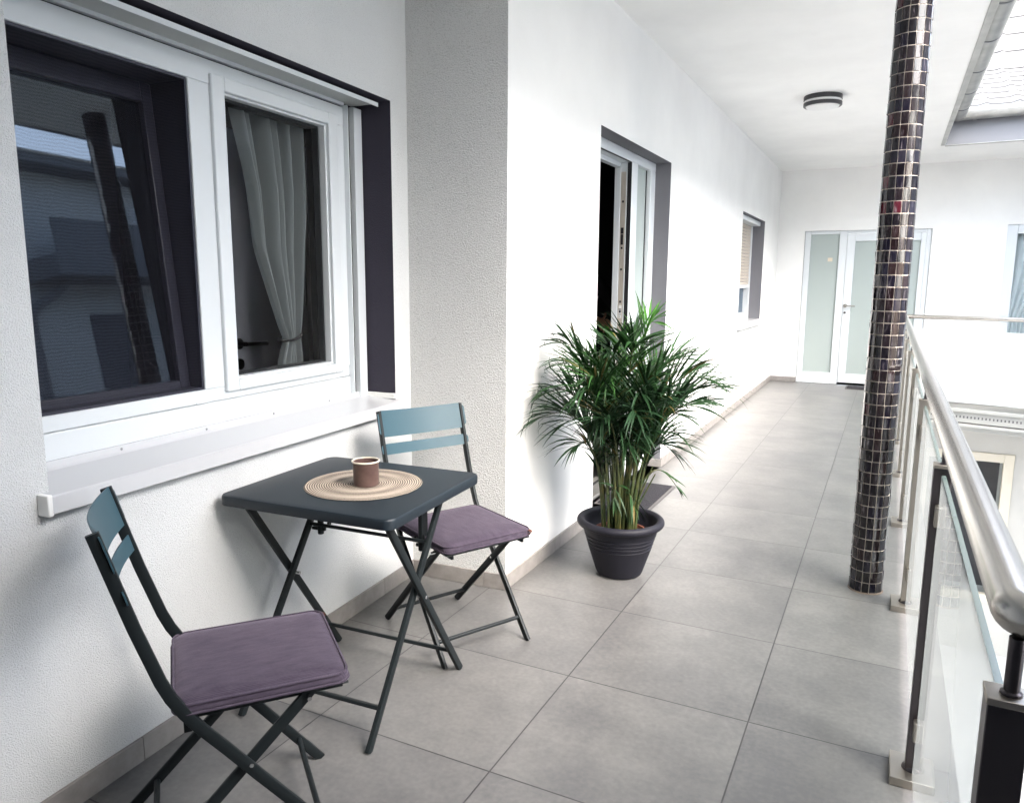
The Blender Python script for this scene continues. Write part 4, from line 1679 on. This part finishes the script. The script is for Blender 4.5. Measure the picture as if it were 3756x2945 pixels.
palm = empty("areca_palm", (PC.x, PC.y, 0.2), 0, "bushy green areca palm with arching fronds in the dark pot beside the open door", "palm")
VD = Vector((PC.x, PC.y, 0)).normalized()            # away from the camera
VR = Vector((VD.y, -VD.x, 0))                        # picture right
stems, leaves, lcol = mb(), mb(), []
random.seed(21)


def leaflet(p, d, length, width, droop, col):
    """one narrow leaflet with a centre fold: 4 segments, pointed"""
    d = d.normalized()
    sd = d.cross(Vector((0, 0, 1)))
    if sd.length < 0.05:
        sd = Vector((1, 0, 0))
    sd.normalize()
    twist = random.uniform(-0.7, 0.7)
    up = sd.cross(d).normalized()
    sd = (sd * math.cos(twist) + up * math.sin(twist)).normalized()
    k = len(leaves.v)
    ns = 5
    q = Vector(p)
    dr = d.copy()
    for i in range(ns + 1):
        t = i / ns
        w = width * (0.35 + 2.2 * t) if t < 0.3 else width * (1 - ((t - 0.3) / 0.7) ** 1.6)
        w = max(w, 0.0006)
        upv = sd.cross(dr).normalized()
        leaves.v += [q - sd * w / 2 + upv * w * 0.12, q.copy(), q + sd * w / 2 + upv * w * 0.12]
        q = q + dr * (length / ns)
        dr = (dr + Vector((0, 0, -1)) * droop / ns).normalized()
        if q.x < XC + 0.03:
            q.x = XC + 0.03 + random.uniform(0, 0.01)
    for i in range(ns):
        for c_ in range(2):
            leaves.f.append((k + i * 3 + c_, k + i * 3 + c_ + 1, k + (i + 1) * 3 + c_ + 1, k + (i + 1) * 3 + c_))
            lcol.append(col)


def frond(tip, base_off, light=0.0, nl=20, lmax=0.27, arch=0.5, start=0.42, wide=1.0):
    """tip = (right, away, height) relative to the pot centre"""
    b0 = PC + VR * base_off[0] + VD * base_off[1] + Vector((0, 0, 0.195))
    tp = PC + VR * tip[0] + VD * tip[1] + Vector((0, 0, tip[2]))
    tp.x = max(tp.x, XC + 0.05)
    hor = Vector((tp.x - b0.x, tp.y - b0.y, 0))
    H = tp.z - b0.z
    c1 = b0 + hor * 0.10 + Vector((0, 0, H * 0.55 + arch * 0.10))
    c2 = b0 + hor * 0.42 + Vector((0, 0, H * 0.95 + arch * 0.16))
    pts = []
    for i in range(25):
        t = i / 24
        pts.append((1 - t) ** 3 * b0 + 3 * (1 - t) ** 2 * t * c1 + 3 * (1 - t) * t * t * c2 + t ** 3 * tp)
    stems.tube(pts, [0.0052 * (1 - 0.85 * i / 24) + 0.0007 for i in range(25)], 7, cap=False)
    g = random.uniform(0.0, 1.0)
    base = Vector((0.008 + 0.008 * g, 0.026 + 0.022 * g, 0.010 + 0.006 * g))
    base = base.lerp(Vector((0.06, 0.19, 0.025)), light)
    for i in range(nl):
        t = start + (0.985 - start) * i / (nl - 1)
        fi = t * 24
        a = min(int(fi), 23)
        p = pts[a].lerp(pts[a + 1], fi - a)
        tg = (pts[a + 1] - pts[a]).normalized()
        sd = tg.cross(Vector((0, 0, 1)))
        if sd.length < 0.1:
            sd = VR.copy()
        sd.normalize()
        upv = sd.cross(tg).normalized()
        rel = (t - start) / (1 - start)
        ll = lmax * (0.62 + 0.75 * rel if rel < 0.45 else 0.96 - 0.75 * (rel - 0.45) ** 1.3) * random.uniform(0.88, 1.1)
        for s_ in (-1, 1):
            fw_ = 0.95 + 0.8 * rel + random.uniform(-0.15, 0.2)
            d = sd * s_ * 1.0 + tg * fw_ + upv * (0.35 + random.uniform(-0.25, 0.3))
            cc = base * random.uniform(0.75, 1.3)
            if random.random() < 0.04:
                cc = Vector((0.13, 0.10, 0.03)) * random.uniform(0.6, 1.2)
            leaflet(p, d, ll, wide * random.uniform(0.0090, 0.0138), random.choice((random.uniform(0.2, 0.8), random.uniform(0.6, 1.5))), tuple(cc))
    cc = base * 1.1
    leaflet(pts[-1], pts[-1] - pts[-2], lmax * 0.55, 0.012, 0.8, tuple(cc))
    leaflet(pts[-1], (pts[-1] - pts[-2]).normalized() + VR * 0.25, lmax * 0.5, 0.012, 0.8, tuple(cc))


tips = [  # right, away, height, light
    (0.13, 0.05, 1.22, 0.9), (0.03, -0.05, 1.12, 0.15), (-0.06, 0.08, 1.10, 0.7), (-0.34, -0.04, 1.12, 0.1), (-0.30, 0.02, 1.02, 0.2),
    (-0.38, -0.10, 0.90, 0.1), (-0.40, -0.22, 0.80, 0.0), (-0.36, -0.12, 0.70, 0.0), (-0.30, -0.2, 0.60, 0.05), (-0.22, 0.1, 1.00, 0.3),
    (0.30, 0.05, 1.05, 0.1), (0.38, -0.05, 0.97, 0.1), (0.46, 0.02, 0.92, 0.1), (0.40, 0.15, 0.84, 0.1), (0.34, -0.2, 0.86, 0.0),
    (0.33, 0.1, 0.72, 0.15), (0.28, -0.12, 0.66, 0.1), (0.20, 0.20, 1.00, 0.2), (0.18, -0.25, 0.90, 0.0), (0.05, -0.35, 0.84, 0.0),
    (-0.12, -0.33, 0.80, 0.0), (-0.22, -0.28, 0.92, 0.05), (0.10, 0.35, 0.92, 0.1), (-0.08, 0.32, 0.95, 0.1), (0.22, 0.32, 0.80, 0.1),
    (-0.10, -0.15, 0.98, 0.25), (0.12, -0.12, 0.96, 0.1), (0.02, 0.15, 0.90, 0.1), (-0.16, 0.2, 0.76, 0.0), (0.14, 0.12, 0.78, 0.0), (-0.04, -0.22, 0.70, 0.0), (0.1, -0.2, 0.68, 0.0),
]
extra = []
for i in range(6):
    a = random.uniform(-0.34, 0.36)
    extra.append((a, random.uniform(-0.28, 0.25), random.uniform(0.62, 1.02) - 0.25 * abs(a), 0.0 if random.random() < 0.7 else 0.2))
for (a, d_, h_, lt) in tips + extra:
    bo = (max(-0.08, min(0.08, a * 0.16 + random.uniform(-0.03, 0.03))), max(-0.07, min(0.07, d_ * 0.2 + random.uniform(-0.03, 0.03))))
    frond((a * (0.88 if h_ > 0.78 else 0.72) + 0.01, d_ * 0.75, h_ * 0.98 + (0.06 if h_ < 0.78 else 0)), bo, lt, nl=random.randint(18, 24), lmax=random.uniform(0.25, 0.35), arch=random.uniform(0.2, 0.7), start=random.uniform(0.34, 0.46))
frond((0.04, -0.16, 1.10), (0.0, -0.03), 0.12, nl=11, lmax=0.26, arch=0.2, start=0.52, wide=1.9)
frond((-0.06, -0.1, 1.06), (-0.02, -0.03), 0.05, nl=12, lmax=0.27, arch=0.3, start=0.5, wide=1.6)
# a few low young leaves and the single thin runner towards the mat
frond((0.06, -0.10, 0.36), (0.01, -0.05), 0.1, nl=4, lmax=0.15, arch=0.8, start=0.65)
frond((-0.03, -0.12, 0.40), (-0.02, -0.05), 0.1, nl=3, lmax=0.15, arch=0.8, start=0.7)
frond((0.26, 0.05, 0.42), (0.05, 0.0), 0.2, nl=3, lmax=0.12, arch=1.3, start=0.75)
# bare canes at the base
for i in range(14):
    a = random.uniform(0, 2 * math.pi)
    rr = random.uniform(0.01, 0.06)
    p0 = PC + Vector((rr * math.cos(a), rr * math.sin(a), 0.19))
    lean = Vector((math.cos(a), math.sin(a), 0)) * random.uniform(0.03, 0.13)
    hh = random.uniform(0.25, 0.5)
    stems.tube([p0, p0 + lean * 0.35 + Vector((0, 0, hh * 0.5)), p0 + lean + Vector((0, 0, hh))], [random.uniform(0.004, 0.0075), 0.0045, 0.003], 7, cap=False)
lv = leaves.build("fronds", M['leaf'], palm, smooth=False)
for p in lv.data.polygons:
    p.use_smooth = True
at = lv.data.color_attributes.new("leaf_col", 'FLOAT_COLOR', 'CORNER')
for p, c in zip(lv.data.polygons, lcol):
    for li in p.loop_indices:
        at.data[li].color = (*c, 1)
stems.build("stems", M['stem'], palm, smooth=True)

# ------------------------------------------------------------------ curtain, rail and room door behind the near window
T = TW
cur = empty("curtain", tuple(TW @ Vector((1.15, -0.45, 0.3))), 0, "white sheer curtain gathered by a tie behind the right window pane", "curtain")
b = mb()
nz, nx = 60, 90
for j in range(nz + 1):
    z = 2.10 - (2.10 - 0.35) * j / nz
    tab_ = [(2.20, 0.78, 1.165), (2.0, 0.79, 1.17), (1.72, 0.86, 1.174), (1.5, 0.887, 1.156), (1.29, 0.975, 1.142), (1.2, 1.013, 1.132), (1.14, 1.047, 1.124), (1.08, 1.02, 1.128), (1.03, 1.002, 1.132), (0.3, 0.98, 1.15)]
    for (za, la, ra), (zb, lb_, rb) in zip(tab_, tab_[1:]):
        if za >= z >= zb:
            w_ = (za - z) / (za - zb)
            l_, r_ = la + (lb_ - la) * w_, ra + (rb - ra) * w_
    for i in range(nx + 1):
        w = i / nx
        amp = 0.012 + 0.022 * min(1, (r_ - l_) / 0.3)
        y = -0.30 + amp * math.sin(w * 2 * math.pi * 5.5 + 0.6 * math.sin(z * 2)) + 0.6 * amp * math.sin(w * 2 * math.pi * 2.3 + 1)
        b.v.append(T @ Vector((l_ + (r_ - l_) * w, y, z)))
for j in range(nz):
    for i in range(nx):
        a = j * (nx + 1) + i
        b.f.append((a, a + 1, a + nx + 2, a + nx + 1))
b.build("curtain_cloth", M['curtain'], cur, smooth=True)
b = mb()
pth = [T @ Vector((1.086 + 0.046 * math.cos(2 * math.pi * i / 20), -0.30 + 0.045 * math.sin(2 * math.pi * i / 20), 1.145 + 0.014 * math.cos(2 * math.pi * i / 20))) for i in range(22)]
b.tube(pth, 0.005, 8, cap=False)
b.build("tie_cord", M['cloth_dark'], cur, smooth=True)
b = mb()
for i in range(5):
    x0 = 1.50 + i * 0.03
    b.v += [T @ Vector((x0 - 0.1, -0.55 - 0.02 * (i % 2), 2.1)), T @ Vector((x0 - 0.1, -0.55 - 0.02 * (i % 2), 0.3))]
for i in range(4):
    b.f.append((2 * i, 2 * i + 2, 2 * i + 3, 2 * i + 1))
b.build("side_panel", mat("dark_drape", (0.10, 0.10, 0.13), 0.9), cur)
idr = empty("room_door", tuple(TW @ Vector((1.6, -0.82, 0.01))), 0, "grey interior door with a lever handle seen through the right window pane", "door")
b = mb()
b.box((1.20, -0.84, 0.012), (2.05, -0.80, 2.05), T)
b.build("leaf", M['room_door'], idr, bevel=0.004)
b = mb()
b.tube([T @ Vector((1.32, -0.80, 1.08)), T @ Vector((1.32, -0.75, 1.08))], 0.011, 10)
b.tube([T @ Vector((1.32, -0.75, 1.08)), T @ Vector((1.46, -0.75, 1.075))], 0.009, 10)
b.tube([T @ Vector((1.32, -0.80, 1.08)), T @ Vector((1.32, -0.79, 1.08))], 0.026, 16)
b.build("handle", M['dark_steel'], idr, smooth=True)
b = mb()
b.tube([T @ Vector((1.32, -0.80, 0.985)), T @ Vector((1.32, -0.79, 0.985))], 0.026, 16)
b.build("keyhole", M['dark_steel'], idr, smooth=True)


# ------------------------------------------------------------------ person in the dark hall, both hands held in front


def skin_obj(name, chains, material, parent, levels=2):
    """chains: lists of (x, y, z, radius); the first vertex of each chain is its root; chains given an index link join an earlier vertex"""
    vs, es, rs, roots = [], [], [], []
    for ch in chains:
        link, pts = ch
        prev = link
        if link is None:
            roots.append(len(vs))
        for (x, y, z, rr) in pts:
            vs.append((x, y, z))
            rs.append(rr)
            if prev is not None:
                es.append((prev, len(vs) - 1))
            prev = len(vs) - 1
    me = bpy.data.meshes.new(name)
    W = INV[parent.name]
    me.from_pydata([tuple(W @ Vector(v_)) for v_ in vs], es, [])
    o = bpy.data.objects.new(name, me)
    COL.objects.link(o)
    o.parent = parent
    INV[o.name] = W
    md = o.modifiers.new("Skin", 'SKIN')
    md.use_smooth_shade = True
    sk = me.skin_vertices[0] if me.skin_vertices else None
    if sk is None:
        bpy.context.view_layer.objects.active = o
        bm = bmesh.new()
        bm.from_mesh(me)
        bm.verts.layers.skin.verify()
        bm.to_mesh(me)
        bm.free()
        sk = me.skin_vertices[0]
    for i, rr in enumerate(rs):
        sk.data[i].radius = (rr, rr)
        sk.data[i].use_root = i in roots
    ss = o.modifiers.new("Subsurf", 'SUBSURF')
    ss.levels = levels
    ss.render_levels = levels
    me.materials.append(material)
    return o


pb = Vector((-2.20, 5.50, 0))
per = empty("person", tuple(pb), 0, "person in dark clothes standing in the unlit doorway with both hands raised in front", "person")
# facing the camera side of the doorway; right = +X side as seen from the camera
skin_obj("body", [
    (None, [(-2.20, 5.52, 1.00, 0.12), (-2.20, 5.52, 1.15, 0.12), (-2.20, 5.51, 1.32, 0.12), (-2.20, 5.51, 1.41, 0.07), (-2.20, 5.50, 1.52, 0.052), (-2.20, 5.48, 1.60, 0.072), (-2.20, 5.475, 1.66, 0.082), (-2.20, 5.485, 1.72, 0.088), (-2.20, 5.49, 1.775, 0.06)]),
    (6, [(-2.20, 5.385, 1.645, 0.013)]),
    (3, [(-2.03, 5.52, 1.37, 0.045), (-1.86, 5.54, 1.18, 0.035), (-1.77, 5.42, 1.09, 0.030), (-1.77, 5.245, 1.072, 0.024), (-1.80, 5.215, 1.062, 0.026), (-1.82, 5.200, 1.055, 0.025)]),      # 10..15
    (15, [(-1.832, 5.193, 1.080, 0.0105), (-1.852, 5.188, 1.086, 0.0095), (-1.866, 5.194, 1.078, 0.0082)]),
    (15, [(-1.840, 5.184, 1.063, 0.0108), (-1.862, 5.180, 1.062, 0.0095), (-1.880, 5.186, 1.052, 0.0080)]),
    (15, [(-1.838, 5.186, 1.046, 0.0105), (-1.860, 5.182, 1.040, 0.0092), (-1.876, 5.190, 1.030, 0.0078)]),
    (14, [(-1.822, 5.194, 1.030, 0.0100), (-1.846, 5.190, 1.020, 0.0086), (-1.862, 5.196, 1.014, 0.0074)]),
    (14, [(-1.808, 5.186, 1.088, 0.0115), (-1.824, 5.172, 1.104, 0.0100), (-1.840, 5.170, 1.108, 0.0088)]),
    (3, [(-2.36, 5.51, 1.37, 0.045), (-2.38, 5.48, 1.18, 0.035), (-2.20, 5.42, 1.09, 0.030), (-2.00, 5.38, 1.103, 0.025), (-1.965, 5.37, 1.093, 0.027), (-1.94, 5.365, 1.083, 0.026)]),     # 31..36
    (36, [(-1.918, 5.355, 1.105, 0.0108), (-1.905, 5.35, 1.122, 0.0100), (-1.898, 5.35, 1.148, 0.0088)]),
    (36, [(-1.915, 5.352, 1.088, 0.0108), (-1.893, 5.35, 1.083, 0.0094), (-1.878, 5.36, 1.073, 0.0080)]),
    (36, [(-1.915, 5.352, 1.068, 0.0106), (-1.892, 5.352, 1.062, 0.0092), (-1.877, 5.36, 1.050, 0.0078)]),
    (35, [(-1.93, 5.360, 1.050, 0.0104), (-1.902, 5.356, 1.040, 0.0090), (-1.887, 5.363, 1.032, 0.0076)]),
    (35, [(-1.945, 5.365, 1.034, 0.0100), (-1.916, 5.362, 1.024, 0.0086), (-1.902, 5.368, 1.018, 0.0074)])], M['skin'], per)
skin_obj("sweater", [(None, [(-2.20, 5.52, 0.92, 0.14), (-2.20, 5.52, 1.10, 0.135), (-2.20, 5.515, 1.28, 0.145), (-2.20, 5.51, 1.42, 0.075)]),
                     (2, [(-2.03, 5.52, 1.37, 0.07), (-1.86, 5.54, 1.18, 0.06), (-1.765, 5.41, 1.09, 0.052), (-1.768, 5.27, 1.074, 0.038)]),
                     (2, [(-2.36, 5.51, 1.37, 0.07), (-2.38, 5.48, 1.18, 0.06), (-2.20, 5.42, 1.09, 0.052), (-2.05, 5.388, 1.102, 0.038)])], M['cloth_dark'], per)
skin_obj("trousers", [(None, [(-2.20, 5.52, 0.95, 0.135)]),
                      (0, [(-2.11, 5.52, 0.82, 0.085), (-2.10, 5.50, 0.48, 0.062), (-2.10, 5.53, 0.10, 0.048), (-2.10, 5.44, 0.045, 0.036)]),
                      (0, [(-2.29, 5.52, 0.82, 0.085), (-2.30, 5.50, 0.48, 0.062), (-2.30, 5.53, 0.10, 0.048), (-2.30, 5.44, 0.045, 0.036)])], M['cloth_dark'], per)
skin_obj("hair", [(None, [(-2.20, 5.53, 1.62, 0.06), (-2.20, 5.525, 1.70, 0.085), (-2.20, 5.51, 1.765, 0.08)])], M['hair'], per)
